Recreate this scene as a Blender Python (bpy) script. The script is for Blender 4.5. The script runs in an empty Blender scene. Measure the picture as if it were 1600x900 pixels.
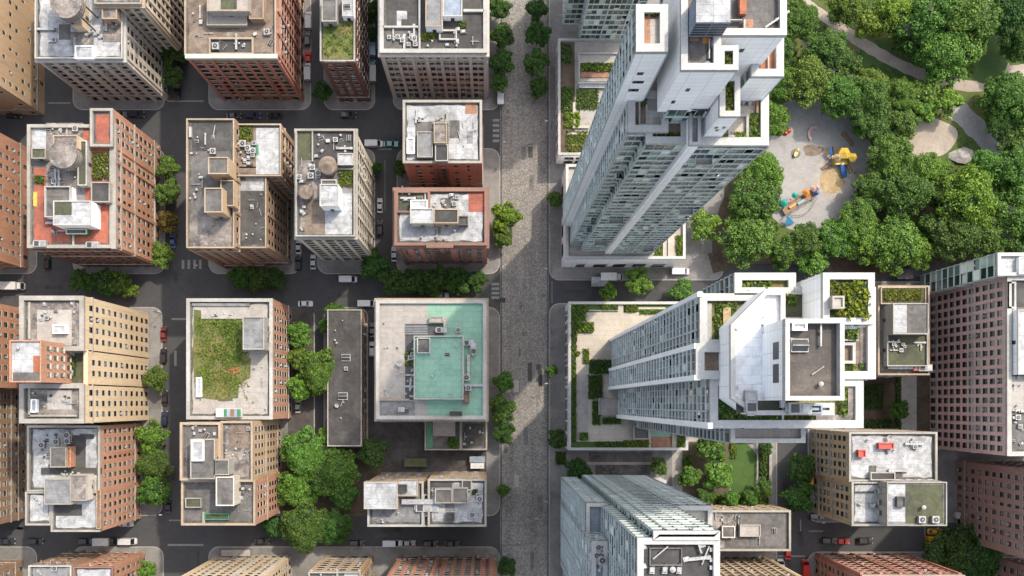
import bpy, math, random
import numpy as np
from mathutils import Vector
R = math.radians
random.seed(7)
H = 300.0            # height of the camera above the street, metres
S = 0.2              # metres of street per plan unit
NX, NY = 765, 630    # plan position straight below the camera
sc = bpy.context.scene
col = sc.collection

def wx(p, z=0): return (p - NX) * S * (H - z) / H
def wy(p, z=0): return -(p - NY) * S * (H - z) / H
def W(px, py, z=0): return Vector((wx(px, z), wy(py, z), z))
def rect(r, z=0):
    return (wx(r[0], z), wy(r[3], z), wx(r[2], z), wy(r[1], z))
def plan(x, y, z): return (NX + x / S * H / (H - z), NY - y / S * H / (H - z))

# ------------------------------------------------------------------ materials
MATS = {}
def newmat(name):
    m = bpy.data.materials.new(name); m.use_nodes = True
    nt = m.node_tree; b = nt.nodes['Principled BSDF']
    MATS[name] = m
    return m, nt, b
def nd(nt, t, **kw):
    n = nt.nodes.new(t)
    for k, v in kw.items():
        if k in n.inputs: n.inputs[k].default_value = v
        else: setattr(n, k, v)
    return n
def ramp(nt, src, stops):
    r = nt.nodes.new('ShaderNodeValToRGB'); e = r.color_ramp.elements
    while len(e) < len(stops): e.new(0.5)
    for el, (p, c) in zip(e, stops):
        el.position = p; el.color = (*c, 1) if len(c) == 3 else c
    nt.links.new(src, r.inputs[0]); return r.outputs[0]
def mixc(nt, fac, a, b, mode='MIX'):
    m = nt.nodes.new('ShaderNodeMix'); m.data_type = 'RGBA'; m.blend_type = mode
    if isinstance(fac, (int, float)): m.inputs[0].default_value = fac
    else: nt.links.new(fac, m.inputs[0])
    for k, v in ((6, a), (7, b)):
        if isinstance(v, tuple): m.inputs[k].default_value = (*v, 1)
        else: nt.links.new(v, m.inputs[k])
    return m.outputs[2]
def noise(nt, scale, detail=4, rough=.6, vec=None, dist=0):
    n = nd(nt, 'ShaderNodeTexNoise'); n.inputs['Scale'].default_value = scale
    n.inputs['Detail'].default_value = detail; n.inputs['Roughness'].default_value = rough
    n.inputs['Distortion'].default_value = dist
    nt.links.new(vec if vec else pos(nt), n.inputs['Vector']); return n.outputs['Fac']
def pos(nt, scale=None):
    g = nt.nodes.get('POS')
    if not g: g = nd(nt, 'ShaderNodeNewGeometry'); g.name = 'POS'
    if scale is None: return g.outputs['Position']
    m = nd(nt, 'ShaderNodeMapping'); m.inputs['Scale'].default_value = scale
    nt.links.new(g.outputs['Position'], m.inputs['Vector']); return m.outputs[0]
def bump(nt, b, h, strength=.3, dist=.1):
    n = nd(nt, 'ShaderNodeBump'); n.inputs['Strength'].default_value = strength; n.inputs['Distance'].default_value = dist
    nt.links.new(h, n.inputs['Height']); nt.links.new(n.outputs[0], b.inputs['Normal'])
def dk(c, f): return tuple(max(0, min(1, x * f)) for x in c)

AF = .70
def wall_mat(name, c, c2=None, amt=.35, streak=.5, rough=.85, af=AF):
    m, nt, b = newmat(name); c2 = dk(c2 or dk(c, .55), af); c = dk(c, af)
    big = noise(nt, .09, 5, .65)
    k = ramp(nt, big, [(.33, c2), (.62, c)])
    a = mixc(nt, 1 - amt, k, c)
    fine = noise(nt, 1.7, 4, .7)
    a = mixc(nt, .75, a, ramp(nt, fine, [(.25, dk((.5, .5, .5), .8)), (.5, (.5, .5, .5)), (.78, dk((.5, .5, .5), 1.35))]), 'OVERLAY')
    st = noise(nt, 1.0, 3, .6, pos(nt, (1.1, 1.1, .05)))
    a = mixc(nt, ramp(nt, st, [(.5, (0, 0, 0)), (.72, (streak, streak, streak))]), a, dk(c, .42))
    nt.links.new(a, b.inputs['Base Color']); b.inputs['Roughness'].default_value = rough
    bump(nt, b, fine, .35, .12); return m
def brick_mat(name, c, c2=None, amt=.4):
    m = wall_mat(name, c, c2, amt, .45)
    nt = m.node_tree; b = nt.nodes['Principled BSDF']; src = b.inputs['Base Color'].links[0].from_socket
    # courses of darker and lighter bricks read as grain from this height
    n = noise(nt, 1.0, 2, .5, pos(nt, (3.2, 3.2, 7)))
    a = mixc(nt, .8, src, ramp(nt, n, [(.28, (.24, .24, .24)), (.5, (.5, .5, .5)), (.74, (.74, .72, .7))]), 'OVERLAY')
    nt.links.new(a, b.inputs['Base Color']); return m
def roof_mat(name, c, stain, speck, st=(.46, .66), sp=(.6, .75), seam=.0, rough=.85, sscale=.16, af=AF, grime=.62):
    m, nt, b = newmat(name); c, stain, speck = dk(c, af), dk(stain, af), dk(speck, af)
    n1 = noise(nt, sscale, 7, .68, None, .6)
    a = mixc(nt, ramp(nt, n1, [(st[0], (0, 0, 0)), (st[1], (1, 1, 1))]), c, stain)
    n2 = noise(nt, .9, 6, .7)
    a = mixc(nt, ramp(nt, n2, [(sp[0], (0, 0, 0)), (sp[1], (.85, .85, .85))]), a, speck)
    n4 = noise(nt, .32, 9, .74, None, 1.1)
    a = mixc(nt, grime, a, ramp(nt, n4, [(.36, (.34, .33, .32)), (.56, (1, 1, 1))]), 'MULTIPLY')
    n3 = noise(nt, 4.0, 3, .7)
    a = mixc(nt, .55, a, ramp(nt, n3, [(.25, (.3, .3, .3)), (.5, (.5, .5, .5)), (.75, (.7, .7, .7))]), 'OVERLAY')
    if seam:
        br = nd(nt, 'ShaderNodeTexBrick'); br.inputs['Scale'].default_value = .16
        br.inputs['Mortar Size'].default_value = .008; br.inputs['Mortar Smooth'].default_value = .3
        br.inputs['Color1'].default_value = (1, 1, 1, 1); br.inputs['Color2'].default_value = (.86, .86, .86, 1); br.inputs['Mortar'].default_value = (.45, .45, .45, 1)
        nt.links.new(pos(nt), br.inputs['Vector']); a = mixc(nt, seam, a, br.outputs['Color'], 'MULTIPLY')
    nt.links.new(a, b.inputs['Base Color']); b.inputs['Roughness'].default_value = rough
    bump(nt, b, n2, .3, .1); return m
def plain(name, c, rough=.6, var=.25, metal=0, scale=1.2):
    m, nt, b = newmat(name); c = dk(c, AF)
    n = noise(nt, scale, 5, .65)
    a = ramp(nt, n, [(.28, dk(c, 1 - var)), (.7, dk(c, 1 + var * .6))])
    nt.links.new(a, b.inputs['Base Color']); b.inputs['Roughness'].default_value = rough; b.inputs['Metallic'].default_value = metal
    return m
def island(nt): return pos(nt) and nt.nodes['POS'].outputs['Random Per Island']
def glass_mat(name, stops, rough=.12, ior=1.5):
    m, nt, b = newmat(name)
    a = ramp(nt, island(nt), stops)
    a = mixc(nt, .6, a, ramp(nt, noise(nt, .35, 4, .7), [(.3, (.3, .3, .3)), (.7, (.72, .72, .72))]), 'OVERLAY')
    nt.links.new(a, b.inputs['Base Color']); b.inputs['Roughness'].default_value = rough
    b.inputs['IOR'].default_value = ior; b.inputs['Specular IOR Level'].default_value = .32; return m
def window_glass(name):
    m, nt, b = newmat(name)
    o = nd(nt, 'ShaderNodeObjectInfo')
    a = ramp(nt, o.outputs['Random'], [(0, (.022, .027, .030)), (.45, (.062, .076, .080)), (.75, (.13, .155, .16)), (.92, (.24, .265, .27)), (1, (.36, .35, .32))])  # paler panes have blinds and reflected sky painted into the colour
    nt.links.new(a, b.inputs['Base Color']); b.inputs['Roughness'].default_value = .12; return m
def leaf_mat(name, lo, mid, hi):
    m, nt, b = newmat(name)
    a = ramp(nt, island(nt), [(0, lo), (.55, mid), (1, hi)])
    o = nd(nt, 'ShaderNodeObjectInfo')
    a = mixc(nt, 1.0, a, o.outputs['Color'], 'MULTIPLY')
    nt.links.new(a, b.inputs['Base Color']); b.inputs['Roughness'].default_value = .55
    b.inputs['Specular IOR Level'].default_value = .25
    t = nd(nt, 'ShaderNodeBsdfTranslucent'); nt.links.new(a, t.inputs['Color'])
    mx = nd(nt, 'ShaderNodeMixShader'); mx.inputs[0].default_value = .25
    out = nt.nodes['Material Output']
    nt.links.new(b.outputs[0], mx.inputs[1]); nt.links.new(t.outputs[0], mx.inputs[2]); nt.links.new(mx.outputs[0], out.inputs[0])
    return m
def object_paint(name, rough=.3, coat=.6):
    m, nt, b = newmat(name)
    o = nd(nt, 'ShaderNodeObjectInfo')
    a = mixc(nt, .35, o.outputs['Color'], ramp(nt, noise(nt, 1.3, 3), [(.3, (.35, .35, .35)), (.7, (.62, .62, .62))]), 'OVERLAY')
    nt.links.new(a, b.inputs['Base Color']); b.inputs['Roughness'].default_value = rough; b.inputs['Coat Weight'].default_value = coat
    return m

M = MATS
brick_mat('brick_red', (.56, .245, .18), (.33, .135, .1))
brick_mat('brick_orange', (.56, .295, .19), (.36, .18, .115))
brick_mat('brick_brown', (.40, .265, .18), (.2, .11, .07))
brick_mat('brick_dark', (.19, .085, .06), (.09, .04, .03))
brick_mat('brick_pink', (.80, .53, .49), (.62, .39, .36))
brick_mat('brick_purple', (.43, .28, .235), (.29, .185, .155))
wall_mat('cream_stone', (.74, .575, .38), (.54, .40, .26), .3, .3)
wall_mat('tan_stone', (.56, .40, .255), (.42, .28, .16))
wall_mat('grey_stone', (.60, .54, .49), (.40, .35, .32), .4)
wall_mat('pale_stone', (.70, .64, .54), (.46, .40, .32), .4)
wall_mat('grey_render', (.42, .40, .37), (.27, .25, .23))
wall_mat('white_panel', (.91, .91, .91), (.80, .81, .82), .3, .14, .5, 1)
wall_mat('tower_coping', (.47, .47, .46), (.36, .36, .35), .4, .12, .6)
wall_mat('white_coping', (.48, .47, .445), (.27, .26, .24), .75, .15, .7)
wall_mat('stone_coping', (.40, .375, .335), (.21, .195, .17), .75, .2)
wall_mat('brick_coping', (.27, .155, .12), (.17, .09, .07), .5, .2)
wall_mat('pale_green_coping', (.50, .56, .46), (.36, .42, .34), .5, .2)
wall_mat('tan_coping', (.44, .35, .255), (.25, .19, .14), .75, .2)
roof_mat('white_membrane', (.53, .545, .565), (.31, .315, .325), (.12, .115, .105), (.45, .66), (.60, .74), .55)
roof_mat('grey_membrane', (.28, .285, .295), (.185, .185, .19), (.09, .09, .09), (.44, .66), (.64, .8), .5)
roof_mat('dark_tar', (.055, .052, .052), (.10, .095, .09), (.2, .19, .18), (.42, .66), (.66, .78), .5)
roof_mat('grey_gravel', (.17, .16, .155), (.09, .085, .08), (.30, .28, .26), (.44, .64), (.6, .76), .4)
roof_mat('worn_gravel', (.30, .26, .235), (.11, .1, .095), (.56, .53, .5), (.44, .6), (.56, .7), .3, sscale=.22)
roof_mat('brown_gravel', (.26, .2, .155), (.14, .105, .08), (.40, .33, .26), (.44, .64), (.6, .78), .3)
roof_mat('red_floor', (.44, .135, .085), (.30, .09, .06), (.5, .27, .2), (.42, .62), (.62, .78), .3)
roof_mat('orange_floor', (.42, .15, .07), (.3, .1, .05), (.55, .3, .2), (.46, .66), (.66, .82))
roof_mat('green_membrane', (.265, .475, .365), (.225, .40, .31), (.16, .26, .21), (.46, .70), (.66, .80), .45, grime=.24)
roof_mat('blue_grey_deck', (.33, .39, .48), (.27, .32, .4), (.2, .22, .25), (.42, .72), (.7, .84), .3)
roof_mat('beige_paving', (.56, .50, .42), (.46, .41, .34), (.34, .3, .26), (.42, .72), (.68, .84), .4, grime=.2)
roof_mat('pale_paving', (.44, .41, .38), (.36, .33, .30), (.26, .25, .23), (.42, .72), (.68, .84), .4, grime=.35)
roof_mat('terracotta', (.40, .21, .13), (.3, .15, .1), (.5, .34, .25), (.46, .66), (.6, .8))
roof_mat('white_deck', (.80, .82, .84), (.66, .68, .70), (.36, .35, .33), (.42, .66), (.62, .76), .5, .6, af=.95, grime=.36)
roof_mat('penthouse_tar', (.095, .082, .075), (.17, .145, .125), (.34, .28, .23), (.42, .66), (.62, .76), .3)
roof_mat('roof_edge', (.13, .125, .12), (.07, .068, .065), (.26, .25, .24), (.40, .62), (.52, .70), 0, .9, .4)
roof_mat('moss_roof', (.10, .11, .05), (.055, .055, .045), (.2, .19, .08), (.42, .62), (.6, .76))
roof_mat('roof_grass', (.105, .145, .03), (.23, .185, .07), (.05, .085, .016), (.46, .60), (.52, .64), 0, .9, .11)
roof_mat('dry_planting', (.22, .20, .06), (.13, .14, .04), (.34, .28, .14), (.42, .6), (.58, .72), 0, .9, .35)
roof_mat('asphalt', (.060, .061, .065), (.082, .082, .086), (.12, .12, .122), (.4, .7), (.68, .84), 0, .9, .05, grime=.25)
roof_mat('paving', (.27, .26, .25), (.17, .163, .155), (.36, .35, .33), (.42, .66), (.64, .8), .35, .9, .09, grime=.25)
roof_mat('yard', (.10, .09, .085), (.06, .055, .052), (.2, .18, .17), (.42, .66), (.62, .8), 0, .9, .12)
roof_mat('park_grass', (.075, .12, .022), (.15, .16, .045), (.035, .06, .014), (.44, .66), (.56, .72), 0, .95, .06, grime=.25)
roof_mat('lawn_grass', (.05, .105, .018), (.075, .13, .028), (.03, .07, .012), (.44, .66), (.6, .74), 0, .95, .3, grime=.25)
roof_mat('soil', (.13, .095, .065), (.08, .06, .042), (.22, .18, .13), (.42, .62), (.6, .78), 0, .95, .1)
roof_mat('park_path', (.44, .38, .32), (.33, .28, .23), (.25, .21, .17), (.42, .7), (.64, .82), 0, .95, .15, grime=.25)
roof_mat('play_surface', (.36, .352, .34), (.30, .298, .30), (.46, .435, .40), (.42, .7), (.62, .82), 0, .9, .04, grime=.25)
roof_mat('sand', (.48, .36, .20), (.40, .29, .17), (.3, .22, .13), (.42, .7), (.64, .82), 0, .95, .3)
def cobble():
    m, nt, b = newmat('cobblestone')
    v = nd(nt, 'ShaderNodeTexVoronoi'); v.inputs['Scale'].default_value = 3.0; nt.links.new(pos(nt), v.inputs['Vector'])
    sep = nd(nt, 'ShaderNodeSeparateColor'); nt.links.new(v.outputs['Color'], sep.inputs[0])
    a = ramp(nt, sep.outputs[0], [(0, (.160, .153, .145)), (.5, (.220, .210, .197)), (1, (.29, .276, .257))])
    d = ramp(nt, v.outputs['Distance'], [(.25, (1, 1, 1)), (.55, (.45, .45, .45))])
    a = mixc(nt, .7, a, d, 'MULTIPLY')
    n = noise(nt, .05, 6, .7)
    a = mixc(nt, .8, a, ramp(nt, n, [(.3, (.36, .36, .37)), (.68, (.66, .645, .62))]), 'OVERLAY')
    n2 = noise(nt, .5, 4, .7, pos(nt, (1.4, .12, 1)))
    a = mixc(nt, .28, a, ramp(nt, n2, [(.32, (.33, .33, .33)), (.66, (.64, .635, .63))]), 'OVERLAY')
    n3 = noise(nt, .5, 3, .6, pos(nt, (.7, .02, 1)))
    a = mixc(nt, .6, a, ramp(nt, n3, [(.36, (.4, .4, .4)), (.64, (.6, .595, .585))]), 'OVERLAY')
    nt.links.new(a, b.inputs['Base Color']); b.inputs['Roughness'].default_value = .85
    bump(nt, b, v.outputs['Distance'], .4, .05)
cobble()
roof_mat('road_repair', (.044, .044, .046), (.056, .056, .058), (.09, .09, .09), (.42, .66), (.66, .8))
roof_mat('road_worn', (.085, .083, .08), (.06, .06, .06), (.12, .12, .11), (.42, .66), (.62, .8))
roof_mat('cobble_repair', (.17, .165, .155), (.12, .118, .11), (.25, .24, .22), (.42, .66), (.5, .7))
roof_mat('pale_cobble', (.27, .255, .235), (.2, .19, .18), (.34, .32, .3), (.42, .66), (.5, .7))
plain('dark_pane', (.025, .028, .033), .25, .5)
plain('sill_stone', (.5, .46, .4), .8)
plain('frame_dark', (.06, .06, .06), .5)
plain('frame_pale', (.5, .48, .44), .6)
plain('blind', (.5, .47, .42), .8)
plain('white_paint', (.70, .70, .69), .5, .2)
plain('road_paint', (.26, .26, .255), .8, .5, 0, 2.5)
plain('steel', (.42, .43, .44), .4, .3, .5)
plain('unit_grey', (.44, .44, .43), .6, .4)
plain('galvanised', (.42, .42, .42), .55, .35, .2)
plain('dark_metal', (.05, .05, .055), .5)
plain('rust_metal', (.13, .075, .06), .7, .4)
plain('timber', (.30, .19, .10), .8, .4)
plain('tank_wood', (.36, .31, .26), .85, .35)
plain('rubber', (.025, .025, .025), .8)
plain('bark', (.12, .085, .055), .9, .4)
plain('red_paint', (.48, .06, .035), .45)
plain('orange_paint', (.62, .22, .035), .45)
plain('yellow_paint', (.66, .46, .07), .45)
plain('blue_paint', (.03, .13, .42), .4)
plain('teal_paint', (.02, .36, .30), .4)
plain('sky_blue_paint', (.06, .30, .52), .4)
plain('pink_paint', (.62, .38, .32), .5)
plain('green_paint', (.05, .22, .10), .5)
plain('skin', (.45, .28, .2), .6)
plain('hair_dark', (.04, .028, .02), .7)
plain('trousers', (.05, .055, .08), .85)
plain('lamp_red', (.45, .02, .015), .3)
plain('lamp_clear', (.75, .75, .72), .2)
plain('taupe_render', (.36, .32, .28), .8, .2)
object_paint('car_paint'); object_paint('shirt_cloth', .9, 0)
window_glass('window_glass')
plain('car_glass', (.02, .024, .028), .08, .3)
glass_mat('tower_glass', [(0, (.006, .014, .012)), (.38, (.020, .042, .036)), (.60, (.06, .10, .088)), (.78, (.20, .285, .25)), (.92, (.45, .53, .47)), (1, (.80, .82, .72))], .18)  # brightest panels are highlights painted into the glass colour
glass_mat('tower_glass_blue', [(0, (.018, .024, .028)), (.4, (.055, .07, .08)), (.7, (.115, .14, .155)), (.9, (.26, .30, .325)), (1, (.58, .57, .50))], .18)  # top stops paint highlights onto a few random panels
wall_mat('tower_band', (.56, .61, .59), (.38, .43, .41), .4, .1, .5, .95)
wall_mat('tower_band_dark', (.33, .40, .385), (.22, .27, .26), .4, .1, .5, .95)
wall_mat('tower_mullion', (.46, .51, .51), (.32, .36, .36), .4, .1, .5, .9)
leaf_mat('leaf', (.026, .062, .012), (.070, .138, .024), (.165, .245, .046))
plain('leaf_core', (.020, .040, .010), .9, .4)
leaf_mat('shrub_leaf', (.030, .056, .012), (.085, .128, .024), (.175, .20, .05))

def panel_joints():
    m = M['white_panel']; nt = m.node_tree; b = nt.nodes['Principled BSDF']; src = b.inputs['Base Color'].links[0].from_socket
    sp = nd(nt, 'ShaderNodeSeparateXYZ'); nt.links.new(pos(nt), sp.inputs[0]); ad = nd(nt, 'ShaderNodeMath', operation='ADD'); nt.links.new(sp.outputs[0], ad.inputs[0]); nt.links.new(sp.outputs[1], ad.inputs[1])
    cb = nd(nt, 'ShaderNodeCombineXYZ'); nt.links.new(ad.outputs[0], cb.inputs[0]); nt.links.new(sp.outputs[2], cb.inputs[1])
    br = nd(nt, 'ShaderNodeTexBrick'); br.inputs['Scale'].default_value = .14; br.inputs['Mortar Size'].default_value = .006; br.offset = 0
    br.inputs['Color1'].default_value = (1, 1, 1, 1); br.inputs['Color2'].default_value = (.93, .93, .94, 1); br.inputs['Mortar'].default_value = (.6, .6, .6, 1)
    nt.links.new(cb.outputs[0], br.inputs['Vector']); nt.links.new(mixc(nt, 1.0, src, br.outputs['Color'], 'MULTIPLY'), b.inputs['Base Color'])
panel_joints()
# ------------------------------------------------------------------ mesh builder
class MB:
    def __init__(s): s.v = []; s.f = []; s.m = []
    def face(s, pts, mi=0):
        i = len(s.v); s.v += [tuple(p) for p in pts]; s.f.append(tuple(range(i, i + len(pts)))); s.m.append(mi)
    def box(s, x0, y0, z0, x1, y1, z1, mi=0, top=None, bottom=False):
        if x0 > x1: x0, x1 = x1, x0
        if y0 > y1: y0, y1 = y1, y0
        i = len(s.v)
        s.v += [(x0, y0, z0), (x1, y0, z0), (x1, y1, z0), (x0, y1, z0), (x0, y0, z1), (x1, y0, z1), (x1, y1, z1), (x0, y1, z1)]
        F = [(0, 1, 5, 4), (1, 2, 6, 5), (2, 3, 7, 6), (3, 0, 4, 7)]
        s.f += [tuple(i + k for k in f) for f in F]; s.m += [mi] * 4
        s.f.append((i + 4, i + 5, i + 6, i + 7)); s.m.append(mi if top is None else top)
        if bottom: s.f.append((i + 3, i + 2, i + 1, i)); s.m.append(mi)
    def prism(s, pts, z0, z1, mi=0, top=None, cap=True):
        n = len(pts); i = len(s.v)
        s.v += [(p[0], p[1], z0) for p in pts] + [(p[0], p[1], z1) for p in pts]
        for k in range(n):
            j = (k + 1) % n; s.f.append((i + k, i + j, i + n + j, i + n + k)); s.m.append(mi)
        if cap: s.f.append(tuple(i + n + k for k in range(n))); s.m.append(mi if top is None else top)
    def cyl(s, cx, cy, z0, z1, r0, r1=None, n=12, mi=0, top=None):
        r1 = r0 if r1 is None else r1; i = len(s.v)
        for z, r in ((z0, r0), (z1, r1)):
            s.v += [(cx + r * math.cos(2 * math.pi * k / n), cy + r * math.sin(2 * math.pi * k / n), z) for k in range(n)]
        for k in range(n):
            j = (k + 1) % n; s.f.append((i + k, i + j, i + n + j, i + n + k)); s.m.append(mi)
        s.f.append(tuple(i + n + k for k in range(n))); s.m.append(mi if top is None else top)
    def bar(s, a, b, w, mi=0):
        a = Vector(a); b = Vector(b); d = (b - a).normalized()
        u = d.cross(Vector((0, 0, 1)));
        u = Vector((1, 0, 0)) if u.length < 1e-3 else u.normalized()
        v = d.cross(u).normalized(); h = w / 2; i = len(s.v)
        for p in (a, b):
            for q in ((-h, -h), (h, -h), (h, h), (-h, h)): s.v.append(tuple(p + u * q[0] + v * q[1]))
        for f in ((0, 1, 5, 4), (1, 2, 6, 5), (2, 3, 7, 6), (3, 0, 4, 7), (0, 3, 2, 1), (4, 5, 6, 7)):
            s.f.append(tuple(i + k for k in f)); s.m.append(mi)
    def ring(s, x0, y0, x1, y1, z0, z1, w, mi=0, out=0.0):
        x0 -= out; y0 -= out; x1 += out; y1 += out
        o = [(x0, y0), (x1, y0), (x1, y1), (x0, y1)]; q = [(x0 + w, y0 + w), (x1 - w, y0 + w), (x1 - w, y1 - w), (x0 + w, y1 - w)]
        for k in range(4):
            j = (k + 1) % 4
            s.face([(*o[k], z0), (*o[j], z0), (*o[j], z1), (*o[k], z1)], mi)
            s.face([(*q[j], z0), (*q[k], z0), (*q[k], z1), (*q[j], z1)], mi)
            s.face([(*o[k], z1), (*o[j], z1), (*q[j], z1), (*q[k], z1)], mi)
            s.face([(*o[k], z0), (*q[k], z0), (*q[j], z0), (*o[j], z0)], mi)
    def polyring(s, pts, z0, z1, w, mi=0):
        n = len(pts); inner = offset_poly(pts, -w)
        for k in range(n):
            j = (k + 1) % n; o, p, q, r = pts[k], pts[j], inner[j], inner[k]
            s.face([(*o, z0), (*p, z0), (*p, z1), (*o, z1)], mi); s.face([(*q, z0), (*r, z0), (*r, z1), (*q, z1)], mi)
            s.face([(*o, z1), (*p, z1), (*q, z1), (*r, z1)], mi)
    def mesh(s, name, mats, org=(0, 0, 0)):
        me = bpy.data.meshes.new(name)
        v = [(a - org[0], b - org[1], c - org[2]) for a, b, c in s.v]
        me.from_pydata(v, [], s.f)
        for m in mats: me.materials.append(M[m] if isinstance(m, str) else m)
        me.polygons.foreach_set('material_index', s.m); me.update(); return me
    def build(s, name, mats, parent=None, org=None):
        org = org if org is not None else (tuple(parent.location) if parent else (0, 0, 0))
        return link(name, s.mesh(name, mats, org), parent)
def area2(pts): return sum(pts[k][0] * pts[(k + 1) % len(pts)][1] - pts[(k + 1) % len(pts)][0] * pts[k][1] for k in range(len(pts)))
def offset_poly(pts, d):
    sgn = 1 if area2(pts) > 0 else -1; n = len(pts); out = []
    for k in range(n):
        a, b, c = Vector(pts[k - 1][:2]), Vector(pts[k][:2]), Vector(pts[(k + 1) % n][:2])
        e1 = (b - a).normalized(); e2 = (c - b).normalized()
        n1 = Vector((e1.y, -e1.x)) * sgn; n2 = Vector((e2.y, -e2.x)) * sgn
        m = n1 + n2; m = m / max(.2, m.dot(n1)) if m.length > 1e-6 else n1
        p = b + m * d; out.append((p.x, p.y))
    return out
def link(name, data, parent=None, loc=None):
    o = bpy.data.objects.new(name, data); col.objects.link(o)
    if parent: o.parent = parent
    if loc is not None: o.location = loc
    return o
def thing(name, label, cat, loc=(0, 0, 0), rz=0, group=None):
    o = link(name, None, None, loc); o.rotation_euler = (0, 0, rz); o.empty_display_size = .5
    return tag(o, label, cat, group)
def tag(o, label, cat, group=None):
    o['label'] = label; o['category'] = cat
    if group: o['group'] = group
    return o
def struct(name, mb, mats):
    o = mb.build(name, mats); o['kind'] = 'structure'; return o
KIDS = {}
def kids(o):
    if o.name not in KIDS: KIDS[o.name] = list(o.children)
    return KIDS[o.name]
def dup(root, loc, rz=0, label=None, scale=None, group=None, tint=None):
    r = root.copy(); col.objects.link(r); r.location = loc; r.rotation_euler = (0, 0, rz)
    if label: r['label'] = label
    if group: r['group'] = group
    for ch in kids(root):
        c = ch.copy(); col.objects.link(c); c.parent = r
        if tint: c.color = tint
        for g in kids(ch):
            d = g.copy(); col.objects.link(d); d.parent = c
            if tint: d.color = tint
    if scale: r.scale = scale
    return r
# ------------------------------------------------------------------ windows
WIN = {}
def win_mesh(w, h, kind, frame):
    key = (round(w, 2), round(h, 2), kind, frame)
    if key in WIN: return WIN[key]
    b = MB()
    b.face([(-w/2, 0, 0), (w/2, 0, 0), (w/2, 0, h), (-w/2, 0, h)], 0)
    f = .09
    for x in (-w/2, w/2 - f): b.box(x, -.06, 0, x + f, .0, h, 1)
    b.box(-w/2 + f, -.06, h - f, w/2 - f, 0, h, 1)
    b.box(-w/2 + f, -.07, h * .5 - .05, w/2 - f, 0, h * .5 + .05, 1)
    if w > 1.7:
        for k in range(1, int(w / .95)): x = -w/2 + k * w / int(w / .95); b.box(x - .05, -.06, f, x + .05, 0, h - f, 1)
    b.box(-w/2 - .12, -.42, -.14, w/2 + .12, .0, 0, 2)
    if kind == 1: b.box(-w/2 + f, -.03, h * .52, w/2 - f, -.01, h - f, 3)
    if kind == 2: b.box(-w/2 + f, -.03, f, w/2 - f, -.01, h - f, 3)
    if kind == 3: b.box(-.33, -.62, .02, .33, -.02, .44, 4, bottom=True)
    me = b.mesh('window', ['window_glass', frame, 'sill_stone', 'blind', 'galvanised']); WIN[key] = me; return me

def cols_for(L, st):
    bw, ww, n = st['bw'], st['ww'] * 1.14, st.get('n', 1)
    nb = int((L - .8) / bw)
    if nb < 1: return [], []
    pad = (L - nb * bw) / 2; out = []; edges = [pad + k * bw for k in range(nb + 1)]
    for k in range(nb):
        c = pad + (k + .5) * bw; ww = st['ww'] * 1.14 * (.66 if (k * 7 + int(L * 10)) % 5 == 0 and nb > 4 and not st.get('even') else 1); tot = n * ww + (n - 1) * .35
        for q in range(n): a = c - tot / 2 + q * (ww + .35); out.append((a, a + ww))
    return out, edges
def facade(mb, p0, p1, z0, z1, st, show, wins):
    p0 = Vector(p0); p1 = Vector(p1); L = (p1 - p0).length; d = (p1 - p0) / L; n = Vector((d.y, -d.x))
    def P(u, z, o=0): q = p0 + d * u + n * o; return (q.x, q.y, z)
    cols, edges = cols_for(L, st); rows = []
    gf, fh, wh, th = st.get('gf', 4.4) if z0 < 1 else .4, st['fh'], st['wh'] * 1.08, st.get('th', 1.0)
    if z0 < 1 and gf > 3: rows.append((.7, gf - .9))
    nf = int((z1 - th - z0 - gf) / fh)
    ex = (z1 - th - z0 - gf - nf * fh) / max(1, nf) if nf else 0
    for k in range(nf): zb = z0 + gf + k * (fh + ex) + .85; rows.append((zb, zb + wh))
    if not cols or not rows: mb.face([P(0, z0), P(L, z0), P(L, z1), P(0, z1)], 0); return
    dp = .28; skip = st.get('skip', 0); rng = random.Random(int(abs(p0.x * 7 + p0.y * 3 + z1)))
    us = [0]; 
    for a, b in cols: us += [a, b]
    us.append(L)
    for i in range(0, len(us) - 1, 2): mb.face([P(us[i], z0), P(us[i + 1], z0), P(us[i + 1], z1), P(us[i], z1)], 0)
    for a, b in cols:
        zc = z0
        for (q, r) in rows:
            if skip and rng.random() < skip: continue
            mb.face([P(a, zc), P(b, zc), P(b, q), P(a, q)], 0)
            mb.face([P(a, q), P(b, q), P(b, q, -dp), P(a, q, -dp)], 2); mb.face([P(a, r, -dp), P(b, r, -dp), P(b, r), P(a, r)], 0)
            mb.face([P(a, q), P(a, q, -dp), P(a, r, -dp), P(a, r)], 0); mb.face([P(b, q, -dp), P(b, q), P(b, r), P(b, r, -dp)], 0)
            if show: wins.append((Vector(P((a + b) / 2, q, -dp)), math.atan2(n.x, -n.y), b - a, r - q))
            else: mb.face([P(a, q, -dp), P(b, q, -dp), P(b, r, -dp), P(a, r, -dp)], 1)
            zc = r
        mb.face([P(a, zc), P(b, zc), P(b, z1), P(a, z1)], 0)
    pil = st.get('pil')
    if pil:
        for k, u in enumerate(edges):
            if k % pil: continue
            o = .35; w = .45
            a, b = max(.02, u - w), min(L - .02, u + w)
            mb.face([P(a, z0, o), P(b, z0, o), P(b, z1 - .6, o), P(a, z1 - .6, o)], 2)
            mb.face([P(a, z0, 0), P(a, z0, o), P(a, z1 - .6, o), P(a, z1 - .6, 0)], 2); mb.face([P(b, z0, o), P(b, z0, 0), P(b, z1 - .6, 0), P(b, z1 - .6, o)], 2)
            mb.face([P(a, z1 - .6, 0), P(a, z1 - .6, o), P(b, z1 - .6, o), P(b, z1 - .6, 0)], 2)

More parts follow.
